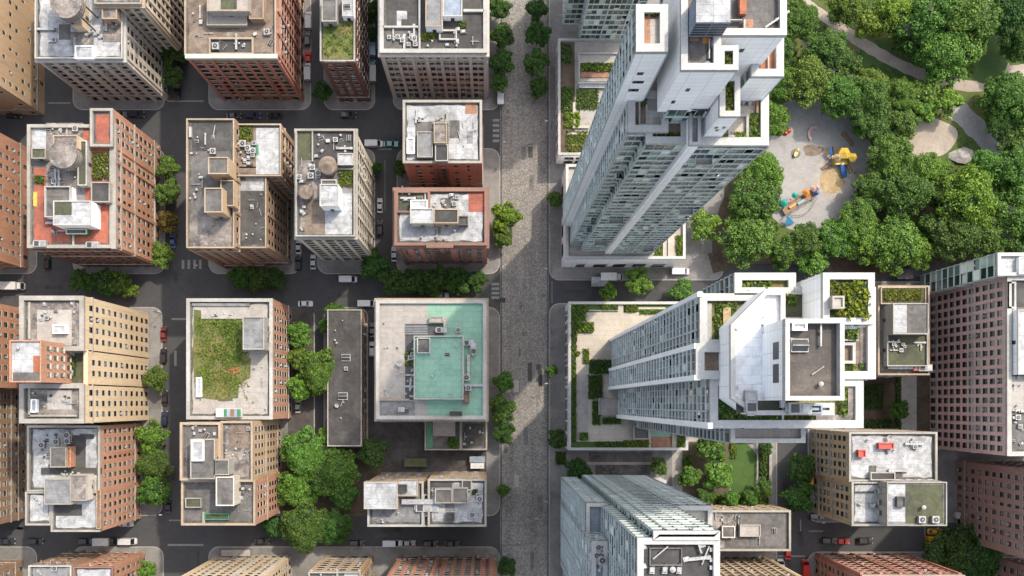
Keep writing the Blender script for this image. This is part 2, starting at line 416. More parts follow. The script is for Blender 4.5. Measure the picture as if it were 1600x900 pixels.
PROTO = {}
def proto(kind):
    if kind in PROTO: return PROTO[kind]
    b = MB(); mats = ['galvanised', 'dark_metal', 'unit_grey', 'steel']
    if kind == 'air_conditioner':
        b.box(-.95, -.95, .25, .95, .95, 1.35, 0); b.cyl(0, 0, 1.35, 1.5, .66, n=14, mi=0, top=1); b.cyl(0, 0, 1.5, 1.56, .2, n=8, mi=0)
        for x in (-.8, .8):
            for y in (-.8, .8): b.box(x - .1, y - .1, 0, x + .1, y + .1, .25, 1)
        for x in (-.6, -.2, .2, .6): b.box(x - .12, -.98, .4, x + .12, -.95, 1.2, 1)
    elif kind == 'roof_cowl':
        b.box(-.55, -.4, 0, .55, .4, .7, 2); b.box(-.65, -.5, .7, .65, .5, .85, 2); b.box(-.3, -.55, .1, .3, -.4, .5, 1)
    elif kind == 'antenna':
        b.cyl(0, 0, 0, 3.2, .05, n=6, mi=3); b.bar((-.7, 0, 2.6), (.7, 0, 2.6), .06, 3); b.bar((-.45, 0, 3.0), (.45, 0, 3.0), .06, 3); b.box(-.3, -.3, 0, .3, .3, .25, 1)
    elif kind == 'air_handler':
        b.box(-1.9, -.95, .3, 1.9, .95, 1.9, 2); b.box(-2.3, -.6, .4, -1.9, .6, 1.4, 0); b.box(-1.5, -.7, 1.9, -.2, .7, 2.05, 1); b.box(.3, -.7, 1.9, 1.5, .7, 2.05, 3)
        b.box(-1.7, -.8, 0, -1.4, .8, .3, 1); b.box(1.4, -.8, 0, 1.7, .8, .3, 1)
    elif kind == 'vent':
        b.cyl(0, 0, 0, .8, .22, n=10, mi=0); b.cyl(0, 0, .8, .95, .38, n=10, mi=0); b.cyl(0, 0, .95, 1.12, .38, .1, n=10, mi=2)
    elif kind == 'duct':
        b.box(-2.4, -.35, .3, 2.4, .35, .95, 0); b.box(2.4, -.42, 0, 3.2, .42, 1.02, 0); b.box(-2.0, -.4, 0, -1.85, .4, .3, 1); b.box(1.5, -.4, 0, 1.65, .4, .3, 1)
        for x in (-1.6, -.8, 0, .8, 1.6): b.box(x - .04, -.39, .28, x + .04, .39, .99, 3)
    elif kind == 'skylight':
        b.box(-.9, -.7, 0, .9, .7, .35, 2); b.face([(-.8, -.6, .36), (.8, -.6, .36), (.8, 0, .75), (-.8, 0, .75)], 1); b.face([(-.8, 0, .75), (.8, 0, .75), (.8, .6, .36), (-.8, .6, .36)], 1)
        b.box(-.85, -.04, .73, .85, .04, .8, 2)
        for x in (-.8, .8): b.face([(x, -.6, .36), (x, .6, .36), (x, 0, .75)], 2)
    elif kind == 'pipe':
        b.cyl(0, 0, 0, .55, .12, n=8, mi=0); b.bar((0, 0, .5), (2.6, 0, .5), .16, 0); b.cyl(2.6, 0, 0, .58, .12, n=8, mi=0); b.box(1.2, -.2, 0, 1.4, .2, .42, 1)
    elif kind == 'satellite_dish':
        b.cyl(0, 0, 0, .9, .07, n=6, mi=3)
        for k in range(14):
            a0, a1 = 2 * math.pi * k / 14, 2 * math.pi * (k + 1) / 14
            b.face([(0, 0, .85), (.65 * math.cos(a0), .65 * math.sin(a0) - .1, 1.1 + .25 * math.sin(a0)), (.65 * math.cos(a1), .65 * math.sin(a1) - .1, 1.1 + .25 * math.sin(a1))], 2)
        b.bar((0, 0, .9), (0, -.45, 1.35), .06, 3)
    elif kind == 'crate_stack':
        b.box(-.7, -.5, 0, .5, .5, .6, 2); b.box(-.3, -.4, .6, .6, .45, 1.0, 0); b.box(.6, -.6, 0, 1.3, .1, .45, 1)
    me = b.mesh(kind, mats); PROTO[kind] = me; return me

BUILDINGS = []
class Bld:
    def __init__(s, name, label, ref, cat='building'):
        x0, y0, x1, y1 = ref
        s.root = thing(name, label, cat, ((x0 + x1) / 2, (y0 + y1) / 2, 0)); s.wins = []; s.z = 0; s.rng = random.Random(label); BUILDINGS.append(s)
    # a block of the building: plan rectangle measured at roof level
    def mass(s, r, z, wall='brick_red', roof='grey_gravel', cop='stone_coping', st=None, z0=0, ph=1.0, pw=.38, trim=None, cornice=None, belts=(), zr=None, show=None, world=None, proud=.06, edge=True):
        x0, y0, x1, y1 = world or rect(r, z if zr is None else zr)
        s.z = z; st = st or dict(bw=3.2, ww=1.3, wh=1.9, fh=3.6); w = MB()
        vis = dict(S=y0 > 6, N=y1 < -6, E=x1 < -6, W=x0 > 6)
        if show is not None: vis = {k: (k in show) for k in vis}
        for k, a, b in (('S', (x0, y0), (x1, y0)), ('E', (x1, y0), (x1, y1)), ('N', (x1, y1), (x0, y1)), ('W', (x0, y1), (x0, y0))):
            facade(w, a, b, z0, z, st, vis[k], s.wins)
        w.build('wall', [wall, 'dark_pane', trim or wall], s.root)
        s.frame = st.get('frame', 'frame_dark')
        t = MB(); t.face([(x0, y0, z), (x1, y0, z), (x1, y1, z), (x0, y1, z)]); t.build('roof', [roof], s.root)
        if ph:
            p = MB(); p.ring(x0, y0, x1, y1, z, z + ph, pw, 0, proud); p.build('parapet', [cop], s.root)
            if edge:                                      # felt upstand and gutter along the parapet, uneven width
                e = MB(); rg = s.rng; ins = lambda t: pw + .25 + .55 * rg.random()
                for (ax, ay, bx, by, nx, ny) in ((x0, y0, x1, y0, 0, 1), (x1, y0, x1, y1, -1, 0), (x1, y1, x0, y1, 0, -1), (x0, y1, x0, y0, 1, 0)):
                    L_ = math.hypot(bx - ax, by - ay); n_ = max(2, int(L_ / 1.6)); prev = None
                    for k in range(n_ + 1):
                        t = k / n_; px_, py_ = ax + (bx - ax) * t, ay + (by - ay) * t; w_ = ins(t); zz = z + (.008 if nx else .012)
                        cur = ((px_ + nx * pw * .9, py_ + ny * pw * .9, zz), (px_ + nx * w_, py_ + ny * w_, zz))
                        if prev: e.face([prev[0], cur[0], cur[1], prev[1]])
                        prev = cur
                e.build('gutter', ['roof_edge'], s.root)
                W0, H0 = x1 - x0, y1 - y0
                for k in range(int(W0 * H0 / 170)):       # repaired felt patches
                    a_ = rg.uniform(1.2, 4.5); c_ = rg.uniform(1.0, 5.5); px_, py_ = rg.uniform(x0 + pw + 1, x1 - pw - a_ - 1), rg.uniform(y0 + pw + 1, y1 - pw - c_ - 1)
                    if px_ < x0 or py_ < y0: continue
                    q = MB(); zz = z + .004 + .001 * (k % 4); j = lambda: rg.uniform(-.25, .25)
                    q.face([(px_ + j(), py_ + j(), zz), (px_ + a_ * .5, py_ + j(), zz), (px_ + a_ + j(), py_ + j(), zz), (px_ + a_ + j(), py_ + c_ * .6, zz), (px_ + a_ + j(), py_ + c_ + j(), zz), (px_ + j(), py_ + c_ + j(), zz)])
                    q.build('felt_patch', [rg.choice({'white_membrane': ['grey_membrane', 'white_membrane', 'roof_edge'], 'dark_tar': ['grey_gravel', 'roof_edge']}.get(roof, ['grey_gravel', 'worn_gravel', 'grey_membrane', 'roof_edge', 'brown_gravel']))], s.root)
        if cornice or belts:
            if cornice: c = MB(); c.ring(x0, y0, x1, y1, z - 1.2, z - .35, .9, 0, .65); c.build('cornice', [cornice], s.root)
            for q in belts: c = MB(); c.ring(x0, y0, x1, y1, q, q + .45, .4, 0, .22); c.build('string_course', [cop], s.root)
        return x0, y0, x1, y1
    def patch(s, r, mat, z=None, lift=.02, name='roof_covering'):
        z = (s.z if z is None else z) + lift; x0, y0, x1, y1 = rect(r, z)
        b = MB(); b.face([(x0, y0, z), (x1, y0, z), (x1, y1, z), (x0, y1, z)]); return b.build(name, [mat], s.root)
    def rim(s, r, h=.8, w=.4, mat='white_coping', z=None):
        z = s.z if z is None else z; x0, y0, x1, y1 = rect(r, z + h); b = MB(); b.ring(x0, y0, x1, y1, z + .01, z + h, w); b.build('dividing_wall', [mat], s.root)
    def wallbar(s, r, h=.9, mat='white_coping', z=None, name='dividing_wall'):
        z = s.z if z is None else z; x0, y0, x1, y1 = rect(r, z + h); b = MB(); b.box(x0, y0, z + .01, x1, y1, z + h); b.build(name, [mat], s.root)
    # a room standing on the roof; rectangle measured at its own top
    def room(s, r, h, wall='grey_render', roof='grey_gravel', cop=None, z=None, door='S', rimh=.35, name='penthouse', st=None, lean=0):
        z = s.z if z is None else z; x0, y0, x1, y1 = rect(r, z + h); b = MB()
        b.prism([(x0, y0), (x1, y0), (x1, y1), (x0, y1)], z, z + h, 0, 1)
        if rimh: b.ring(x0, y0, x1, y1, z + h, z + h + rimh, .3, 2, .05)
        o = b.build(name, [wall, roof, cop or wall], s.root)
        if door:
            d = MB(); cx, cy = (x0 + x1) / 2, (y0 + y1) / 2
            if door == 'S': d.box(cx - .5, y0 - .05, z + .05, cx + .5, y0, z + 2.1)
            elif door == 'E': d.box(x1, cy - .5, z + .05, x1 + .05, cy + .5, z + 2.1)
            elif door == 'N': d.box(cx - .5, y1, z + .05, cx + .5, y1 + .05, z + 2.1)
            else: d.box(x0 - .05, cy - .5, z + .05, x0, cy + .5, z + 2.1)
            k = d.build('door', ['dark_metal'], s.root); k.parent = o; k.location = (0, 0, 0)
            me = k.data
            off = Vector(s.root.location)
        if st:
            w = []; f = MB()
            for k, a, c in (('S', (x0, y0), (x1, y0)), ('E', (x1, y0), (x1, y1)), ('N', (x1, y1), (x0, y1)), ('W', (x0, y1), (x0, y0))):
                if dict(S=y0 > 6, N=y1 < -6, E=x1 < -6, W=x0 > 6)[k]: facade(MB(), a, c, z, z + h, st, True, w)
            for q in w: s.wins.append((q[0] + Vector((math.sin(q[1]), -math.cos(q[1]), 0)) * .32, *q[1:]))
        return o
    def tank(s, px, py, r, h, legs=1.5, wood='tank_wood', top='tank_wood', z=None, flat=.35):
        z = s.z if z is None else z; q = W(px, py, z + legs + h); b = MB()
        b.cyl(q.x, q.y, z + legs, z + legs + h, r, n=22, mi=0); b.cyl(q.x, q.y, z + legs + h, z + legs + h + flat * r, r * 1.05, .15, n=22, mi=1)
        for k in range(3): b.cyl(q.x, q.y, z + legs + h * (.2 + .3 * k), z + legs + h * (.2 + .3 * k) + .12, r * 1.02, n=22, mi=2)
        o = b.build('water_tank', [wood, top, 'dark_metal'], s.root)
        for k in range(4):
            g = MB(); a = math.pi / 4 + k * math.pi / 2; x, y = q.x + r * .75 * math.cos(a), q.y + r * .75 * math.sin(a)
            g.box(x - .15, y - .15, z, x + .15, y + .15, z + legs); gg = g.build('leg', ['dark_metal'], s.root); gg.parent = o
    def put(s, kind, px, py, rz=0, sc_=1.0, z=None):
        z = s.z if z is None else z; q = W(px, py, z) - Vector(s.root.location)
        o = link(kind, proto(kind), s.root, (q.x, q.y, z + .02)); o.rotation_euler = (0, 0, rz); o.scale = (sc_,) * 3; return o
    def clutter(s, r, n, kinds=('air_conditioner', 'vent', 'vent', 'duct', 'pipe', 'skylight', 'crate_stack', 'roof_cowl', 'antenna'), z=None, sc_=1):
        for k in range(int(n * 1.7 + 1)):
            s.put(s.rng.choice(kinds), s.rng.uniform(r[0], r[2]), s.rng.uniform(r[1], r[3]), s.rng.choice([0, 0, math.pi / 2, math.pi / 2, s.rng.uniform(0, 3)]), sc_ * s.rng.uniform(.5, .95), z)
    def plant(s, r, h=.8, n=None, z=None, name='planting', mat='shrub_leaf', size=.5, tint=None, world=None, wild=0):
        z = s.z if z is None else z; x0, y0, x1, y1 = world or rect(r, z)
        o = link(name, leaf_box(x0, y0, x1, y1, z + .03, h, size, s.rng.randint(0, 9999), mat, s.root.location, n, core=not wild and h > .5, wild=wild), s.root)
        o.color = (*(tint or (1, 1, 1)), 1); return o
    def fire_escape(s, px, z0, z1, side, world, w=5.0):
        x0, y0, x1, y1 = world
        b = MB(); n = int((z1 - z0) / 3.6); cx = wx(px, (z0 + z1) / 2)
        for k in range(n):
            z = z0 + k * 3.6
            [b.box(cx - w/2, y0 - 1.1 + q * .22, z, cx + w/2, y0 - 1.02 + q * .22, z + .08, bottom=True) for q in range(5)]
            b.bar((cx - w/2, y0 - 1.2, z + 1), (cx + w/2, y0 - 1.2, z + 1), .09); 
            for q in range(8): x = cx - w/2 + q * w/7; b.bar((x, y0 - 1.2, z), (x, y0 - 1.2, z + 1), .06)
            for sx in (-1, 1): b.bar((cx + sx * w/2, y0 - 1.2, z + 1), (cx + sx * w/2, y0 - .04, z + 1), .08)
            if k < n - 1: b.bar((cx - w/2 + .7, y0 - .55, z), (cx + w/2 - .7, y0 - .55, z + 3.6), .28)
        b.build('fire_escape', ['rust_metal'], s.root)
    def finish(s, frame=None):
        if not s.wins: return
        frame = frame or s.frame; sized = []
        for w in s.wins:
            p, a, ww, wh = w; t = Vector((math.cos(a), math.sin(a), 0)) * ww / 2
            c = [plan(*(p - t)), plan(*(p + t)), plan(*(p + t + Vector((0, 0, wh)))), plan(*(p - t + Vector((0, 0, wh))))]
            ar = abs(area2(c)) / 2; m = (sum(q[0] for q in c) / 4, sum(q[1] for q in c) / 4)
            inside = -12 < m[0] < 1612 and -12 < m[1] < 912
            sized.append((ar if inside else ar * 1e-3, inside, w))
        sized.sort(key=lambda q: -q[0]); org = Vector(s.root.location)
        for k, (ar, ins, (p, a, ww, wh)) in enumerate(sized):
            if k >= 100 or not ins: break
            kind = s.rng.choices([0, 1, 2, 3], [.56, .22, .09, .13])[0]
            o = link('window', win_mesh(ww, wh, kind, frame), s.root, p - org); o.rotation_euler = (0, 0, a)
        else: k = len(sized)
        rest = [q[2] for q in sized[k:]]
        if rest:
            b = MB()
            for p, a, ww, wh in rest:
                t = Vector((math.cos(a), math.sin(a), 0)); n = Vector((math.sin(a), -math.cos(a), 0)); u = Vector((0, 0, 1))
                b.face([p - t * ww/2, p + t * ww/2, p + t * ww/2 + u * wh, p - t * ww/2 + u * wh], 0)
                q = p + n * .06 + u * (wh * .5)
                b.face([q - t * ww/2 - u * .06, q + t * ww/2 - u * .06, q + t * ww/2 + u * .06, q - t * ww/2 + u * .06], 1)
                q = p + n * .32
                b.face([p - t * (ww/2 + .1), p + t * (ww/2 + .1), q + t * (ww/2 + .1), q - t * (ww/2 + .1)], 2)
            o = b.build('window', ['dark_pane', frame, 'sill_stone'], s.root); o['kind'] = 'stuff'

# ------------------------------------------------------------------ leaves
def leaf_quads(C, N, size, rng, mi, V, F, MI):
    """one bent diamond leaf clump per centre C with normal N"""
    n = len(C); N = N / np.maximum(1e-6, np.linalg.norm(N, axis=1, keepdims=True))
    r = rng.normal(size=(n, 3)); T = np.cross(N, r); T /= np.maximum(1e-6, np.linalg.norm(T, axis=1, keepdims=True)); B = np.cross(N, T)
    s = (size * rng.uniform(.6, 1.3, (n, 1)))
    p0 = C - T * s * .6; p1 = C + B * s * .42 + N * s * .1; p2 = C + T * s * .6 - N * s * .12; p3 = C - B * s * .42 + N * s * .1
    base = len(V); V.extend(np.stack([p0, p1, p2, p3], 1).reshape(-1, 3).tolist())
    F.extend([(base + 4 * i, base + 4 * i + 1, base + 4 * i + 2, base + 4 * i + 3) for i in range(n)]); MI.extend([mi] * n)
def unit(rng, n, up=-.25):
    d = rng.normal(size=(n * 2 + 20, 3)); d /= np.linalg.norm(d, axis=1, keepdims=True); return d[d[:, 2] > up][:n]
ICO = None
def ico_pts():
    global ICO
    if ICO is None:
        import bmesh
        bm = bmesh.new(); bmesh.ops.create_icosphere(bm, subdivisions=1, radius=1)
        ICO = ([tuple(v.co) for v in bm.verts], [tuple(v.index for v in f.verts) for f in bm.faces]); bm.free()
    return ICO
def finish_leaf_mesh(name, V, F, MI, mats):
    me = bpy.data.meshes.new(name); me.from_pydata(V, [], F)
    for m in mats: me.materials.append(M[m])
    me.polygons.foreach_set('material_index', MI); me.update(); return me
def crown_mesh(seed, nlobe, npuff, per, leaf, spread=.62):
    rng = np.random.default_rng(seed); V, F, MI = [], [], []
    lobes = [(np.array([0, 0, .05]), .5)]
    for k in range(nlobe):
        a = 2 * math.pi * (k + rng.uniform(-.3, .3)) / nlobe; rr = spread * rng.uniform(.75, 1.1)
        lobes.append((np.array([rr * math.cos(a), rr * math.sin(a), rng.uniform(-.25, .2)]), rng.uniform(.28, .42)))
    for k in range(max(2, nlobe // 2)):
        a = rng.uniform(0, 6.28); rr = rng.uniform(.1, .42); lobes.append((np.array([rr * math.cos(a), rr * math.sin(a), rng.uniform(.3, .5)]), rng.uniform(.26, .4)))
    puffs = []
    w = np.array([r * r for _, r in lobes]); w /= w.sum()
    for k in range(npuff):
        c, r = lobes[rng.choice(len(lobes), p=w)]; d = unit(rng, 1, -.35)[0]
        p = c + d * r * rng.uniform(.75, 1.02); puffs.append((p, rng.uniform(.11, .2)))
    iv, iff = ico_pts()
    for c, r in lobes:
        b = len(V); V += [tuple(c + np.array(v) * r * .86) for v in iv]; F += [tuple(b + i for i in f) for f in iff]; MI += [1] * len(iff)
    for p, r in puffs:
        d = unit(rng, per, -.45); n = len(d)
        C = p + d * r * rng.uniform(.7, 1.12, (n, 1)); C[:, 2] -= 0
        leaf_quads(C, d + rng.normal(size=(n, 3)) * .45 + np.array([0, 0, .35]), leaf, rng, 0, V, F, MI)
    for c, r in lobes:                                   # loose leaves between the clumps
        d = unit(rng, int(per * 1.1), -.5); n = len(d)
        leaf_quads(c + d * r * rng.uniform(.85, 1.05, (n, 1)), d + rng.normal(size=(n, 3)) * .5, leaf, rng, 0, V, F, MI)
    return finish_leaf_mesh('crown', V, F, MI, ['leaf', 'leaf_core'])
def leaf_box(x0, y0, x1, y1, z, h, size, seed, mat, org, n=None, core=True, wild=0):
    rng = np.random.default_rng(seed); V, F, MI = [], [], []
    if x0 > x1: x0, x1 = x1, x0
    if y0 > y1: y0, y1 = y1, y0
    a = (x1 - x0) * (y1 - y0); per = ((x1 - x0) + (y1 - y0)) * 2 * h
    n = n or int(min(5000, (a * 1.5 + per * .9) / (size * size * .5)))
    X = rng.uniform(x0, x1, n); Y = rng.uniform(y0, y1, n)
    if wild:
        m = np.sin(X * .9 + seed) + np.sin(Y * .8 - seed * .7) + .8 * np.sin(X * 2.3 + Y * 1.7 + seed) + rng.normal(size=n) * .5
        ed = np.minimum(np.minimum(X - x0, x1 - X), np.minimum(Y - y0, y1 - Y)); keep = (m + np.clip(ed, 0, 2.2) * 1.1) > wild; X, Y = X[keep], Y[keep]; n = len(X)
    # uneven top: sum of a few waves
    top = .72 + .28 * np.sin(X * 1.9 + seed) * np.sin(Y * 1.7 + seed * 2) + .15 * np.sin(X * 5 + Y * 4)
    edge = np.minimum(np.minimum(X - x0, x1 - X), np.minimum(Y - y0, y1 - Y)); Z = z + h * np.clip(top, .2, 1.1) * np.where(edge < size * .6, rng.uniform(.1, 1, n), rng.uniform(.8, 1.05, n))
    C = np.stack([X, Y, Z], 1) - np.array(org); N = rng.normal(size=(n, 3)) * .55 + np.array([0, 0, .9])
    leaf_quads(C, N, size, rng, 0, V, F, MI)
    if core:
        q = min(.3, (x1 - x0) * .2, (y1 - y0) * .2); o = org; b = len(V)
        V += [(x - o[0], y - o[1], zz - o[2]) for zz in (z, z + h * .5) for x, y in ((x0 + q, y0 + q), (x1 - q, y0 + q), (x1 - q, y1 - q), (x0 + q, y1 - q))]
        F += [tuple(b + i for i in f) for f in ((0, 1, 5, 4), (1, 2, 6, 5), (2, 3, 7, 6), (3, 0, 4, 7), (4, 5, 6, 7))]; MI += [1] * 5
    return finish_leaf_mesh('planting', V, F, MI, [mat, 'leaf_core'])

# ------------------------------------------------------------------ tower faces
class Tower(Bld):
    def start(s, fh=3.5, bay=1.6, glass='tower_glass', band='tower_band', mull='tower_mullion', balc=0, bandh=.42):
        s.fh, s.bay, s.gm, s.bm, s.mm, s.balc, s.bandh = fh, bay, glass, band, mull, balc, bandh; s.floors = {}; s.bal = []
    def shaft(s, r, z, z0=0, zr=None, white='', glass=None, roof='grey_gravel', cop='tower_coping', ph=1.1, pw=.9, wmat='white_panel', slits=()):
        x0, y0, x1, y1 = rect(r, z if zr is None else zr); s.z = z; g = MB(); m = MB(); wp = MB(); rg = s.rng
        for k, a, b in (('S', (x0, y0), (x1, y0)), ('E', (x1, y0), (x1, y1)), ('N', (x1, y1), (x0, y1)), ('W', (x0, y1), (x0, y0))):
            p0, p1 = Vector(a), Vector(b); L = (p1 - p0).length; d = (p1 - p0) / L; n = Vector((d.y, -d.x))
            P = lambda u, zz, o=0: ((p0 + d * u + n * o).x, (p0 + d * u + n * o).y, zz)
            if k in white: wp.face([P(0, z0), P(L, z0), P(L, z), P(0, z)]); continue
            nb = max(1, round(L / s.bay)); bw = L / nb; i0, i1 = math.ceil((z0 + .01) / s.fh), math.floor((z - .01) / s.fh)
            lv = [z0] + [i * s.fh for i in range(i0, i1 + 1)] + [z]
            for q in range(nb):
                for a_, b_ in zip(lv, lv[1:]):
                    if b_ - a_ < .05: continue
                    o = [rg.uniform(-.05, .05) for _ in range(4)]
                    if rg.random() < .1: o = [-.4] * 4
                    g.face([P(q * bw, a_, o[0]), P((q + 1) * bw, a_, o[1]), P((q + 1) * bw, b_, o[2]), P(q * bw, b_, o[3])])
                    if s.balc and rg.random() < s.balc and b_ - a_ > 3 and k == 'S' and q % 4 == 1 and q + 2 < nb:
                        s.bal.append((P(q * bw, a_), d, n, bw * 2))
            for q in range(nb + 1):
                u = q * bw; w = .06 if q % 4 else .17; ou = .14 if q % 4 else .26
                a_, b_ = max(0, u - w), min(L, u + w)
                m.face([P(a_, z0, ou), P(b_, z0, ou), P(b_, z, ou), P(a_, z, ou)]); m.face([P(a_, z0), P(a_, z0, ou), P(a_, z, ou), P(a_, z)]); m.face([P(b_, z0, ou), P(b_, z0), P(b_, z), P(b_, z, ou)])
            for i in range(i0, i1 + 1):
                f = s.floors.setdefault(i, MB()); zz = i * s.fh; o = .22; h = s.bandh
                f.face([P(0, zz - h/2, o), P(L, zz - h/2, o), P(L, zz + h/2, o), P(0, zz + h/2, o)]); f.face([P(0, zz + h/2, o), P(L, zz + h/2, o), P(L, zz + h/2), P(0, zz + h/2)]); f.face([P(0, zz - h/2), P(L, zz - h/2), P(L, zz - h/2, o), P(0, zz - h/2, o)])
        if g.f: g.build('curtain_wall', [s.gm], s.root); m.build('mullions', [s.mm], s.root)
        if wp.f: wp.build('white_wall', [wmat], s.root)
        t = MB(); t.face([(x0, y0, z), (x1, y0, z), (x1, y1, z), (x0, y1, z)]); t.build('roof', [roof], s.root)
        if ph: p = MB(); p.ring(x0, y0, x1, y1, z, z + ph, pw, 0, .08); p.build('parapet', [cop], s.root)
        return x0, y0, x1, y1
    def finish_tower(s):
        for i, f in sorted(s.floors.items()): f.build('floor_band', [s.bm], s.root)
        org = Vector(s.root.location); cache = {}
        for k, (p, d, n, w) in enumerate(s.bal[:95]):
            key = round(w, 1)
            if key not in cache:
                b = MB(); b.box(0, -1.3, -.15, key, 0, .1, 0, bottom=True); b.box(0, -1.3, .1, key, -1.24, 1.1, 1); b.box(0, -1.24, .1, .06, 0, 1.1, 1); b.box(key - .06, -1.24, .1, key, 0, 1.1, 1); cache[key] = b.mesh('balcony', ['tower_coping', 'tower_glass'])
            o = link('balcony', cache[key], s.root, Vector(p) - org); o.rotation_euler = (0, 0, math.atan2(d.y, d.x))
        s.finish()
# ------------------------------------------------------------------ the setting
g = MB(); g.face([(-1500, -1500, -.03), (1500, -1500, -.03), (1500, 1500, -.03), (-1500, 1500, -.03)]); struct('ground', g, ['yard'])
def sheet(name, r, z, mat):
    x0, y0, x1, y1 = rect(r); b = MB(); b.face([(x0, y0, z), (x1, y0, z), (x1, y1, z), (x0, y1, z)]); return struct(name, b, [mat])
sheet('road', (-700, -700, 782, 1600), 0, 'asphalt'); sheet('road', (857, -700, 2400, 1600), 0, 'asphalt')
sheet('avenue', (782, -700, 857, 1600), .0, 'cobblestone')
def pavement(r, rad=16, mat='paving', h=.14):
    x0, y0, x1, y1 = rect(r); rr = rad * S; pts = []
    for cx, cy, a in ((x1 - rr, y1 - rr, 0), (x0 + rr, y1 - rr, 90), (x0 + rr, y0 + rr, 180), (x1 - rr, y0 + rr, 270)):
        for k in range(7): t = R(a + 15 * k); pts.append((cx + rr * math.cos(t), cy + rr * math.sin(t)))
    b = MB(); b.prism(pts, -.02, h, 0); k = MB()
    struct('pavement', b, [mat])
    k.polyring(offset_poly(pts, .02), -.02, h + .006, .25); struct('kerb', k, ['grey_render'])
for r in ((-300, -300, 58, 172), (114, -300, 258, 172), (326, -300, 486, 172), (506, -300, 586, 172), (614, -300, 781, 172),
          (-300, 232, 58, 428), (114, 232, 258, 428), (326, 232, 470, 428), (496, 232, 586, 428), (620, 232, 781, 428),
          (-300, 480, 58, 806), (114, 480, 254, 806), (326, 480, 492, 806), (506, 480, 575, 806), (596, 480, 781, 806),
          (-300, 854, 58, 1300), (114, 854, 256, 1300), (326, 854, 781, 1300),
          (858, -300, 1130, 438), (858, 474, 1214, 1300), (1262, 440, 2200, 816), (1262, 862, 2200, 1300)):
    pavement(r)
pavement((1130, -400, 2300, 412), 20, 'park_grass')
def disc(name, cx, cy, rx, ry, z, mat, wob=0, n=48, inner=None):
    b = MB(); c = W(cx, cy); pts = []
    for k in range(n):
        a = 2 * math.pi * k / n; q = 1 + wob * math.sin(a * 3 + 1) + wob * .6 * math.sin(a * 5)
        pts.append((c.x + rx * S * q * math.cos(a), c.y + ry * S * q * math.sin(a), z))
    if inner is None: b.face(pts)
    else:
        I = [(c.x + (p[0] - c.x) * inner, c.y + (p[1] - c.y) * inner, z) for p in pts]
        for k in range(n): j = (k + 1) % n; b.face([pts[k], pts[j], I[j], I[k]])
    return struct(name, b, [mat])
def floor_patch(name, r, mat, z): return sheet(name, r, z, mat)
floor_patch('yard', (578, 660, 760, 738), 'yard', .15)
floor_patch('yard', (450, 480, 490, 700), 'yard', .15)
floor_patch('yard', (440, 700, 596, 806), 'soil', .154)
floor_patch('lane', (590, 500, 600, 655), 'asphalt', .158)
floor_patch('garden_soil', (1330, 560, 1460, 690), 'soil', .15)
floor_patch('garden_path', (1050, 660, 1120, 790), 'pale_paving', .15)
disc('garden_lawn', 1159, 732, 24, 44, .156, 'lawn_grass', .05)
floor_patch('garden_soil', (1066, 690, 1140, 790), 'soil', .153)
floor_patch('garden_soil', (1184, 670, 1200, 790), 'soil', .154)
floor_patch('ramp', (920, 706, 1020, 722), 'grey_gravel', .155); floor_patch('ramp', (930, 726, 1016, 742), 'roof_edge', .157); floor_patch('ramp_edge', (916, 722, 1022, 726), 'pale_paving', .159)
floor_patch('courtyard_path', (1408, 570, 1432, 690), 'pale_paving', .157)
# painted lines on the roads
def line(r, z=.008): return sheet('road_marking', r, z, 'road_paint')
for y in range(186, 222, 8): line((770, y, 780, y + 4))
for x in range(284, 318, 9): line((x, 406, x + 4, 420))
line((268, 497, 318, 500)); line((272, 548, 276, 572)); line((262, 157, 318, 159)); line((75, 160, 110, 162)); line((264, 812, 320, 814)); line((262, 850, 318, 853))
for y in range(442, 470, 7): line((768, y, 780, y + 4))
line((1250, 812, 1252, 830)); line((1264, 829, 1286, 831)); line((1444, 822, 1446, 840)); line((1420, 821, 1446, 823)); line((1214, 868, 1258, 870))
line((590, 232, 612, 234)); line((601, 250, 602, 330)); line((862, 473, 863, 440)) ; line((1112, 405, 1114, 432)); line((1105, 404, 1150, 406))
rq = random.Random(21)
for k in range(46):                                      # trench repairs, manholes and oil stains on the asphalt
    x, y, hz = rq.choice([(rq.uniform(264, 316), rq.uniform(-20, 880), 0), (rq.uniform(-20, 780), rq.uniform(180, 226), 1), (rq.uniform(-20, 780), rq.uniform(434, 472), 1), (rq.uniform(-20, 780), rq.uniform(814, 848), 1), (rq.uniform(870, 1130), rq.uniform(442, 470), 1), (rq.uniform(1218, 1256), rq.uniform(690, 880), 0)])
    a, e = rq.uniform(3, 8), rq.uniform(10, 34)
    w_, h_ = (e, a) if hz else (a, e)
    sheet('road_patch', (x, y, x + w_, y + h_), .004, rq.choice(['road_repair', 'road_repair', 'yard', 'road_worn']))
for k in range(26):                                      # relaid stone and drain covers on the avenue
    x, y = rq.uniform(786, 846), rq.uniform(-10, 890); sheet('stone_repair', (x, y, x + rq.uniform(3, 9), y + rq.uniform(6, 30)), .004, rq.choice(['pale_paving', 'road_worn', 'yard']) if k % 3 == 0 else 'cobble_repair')
for y in (178, 226, 432, 474, 812, 850): sheet('paving_band', (783, y, 856, y + 3), .006, 'pale_cobble')
for x in (783, 854.4): sheet('gutter', (x, -300, x + 1.4, 1200), .008, 'road_worn')
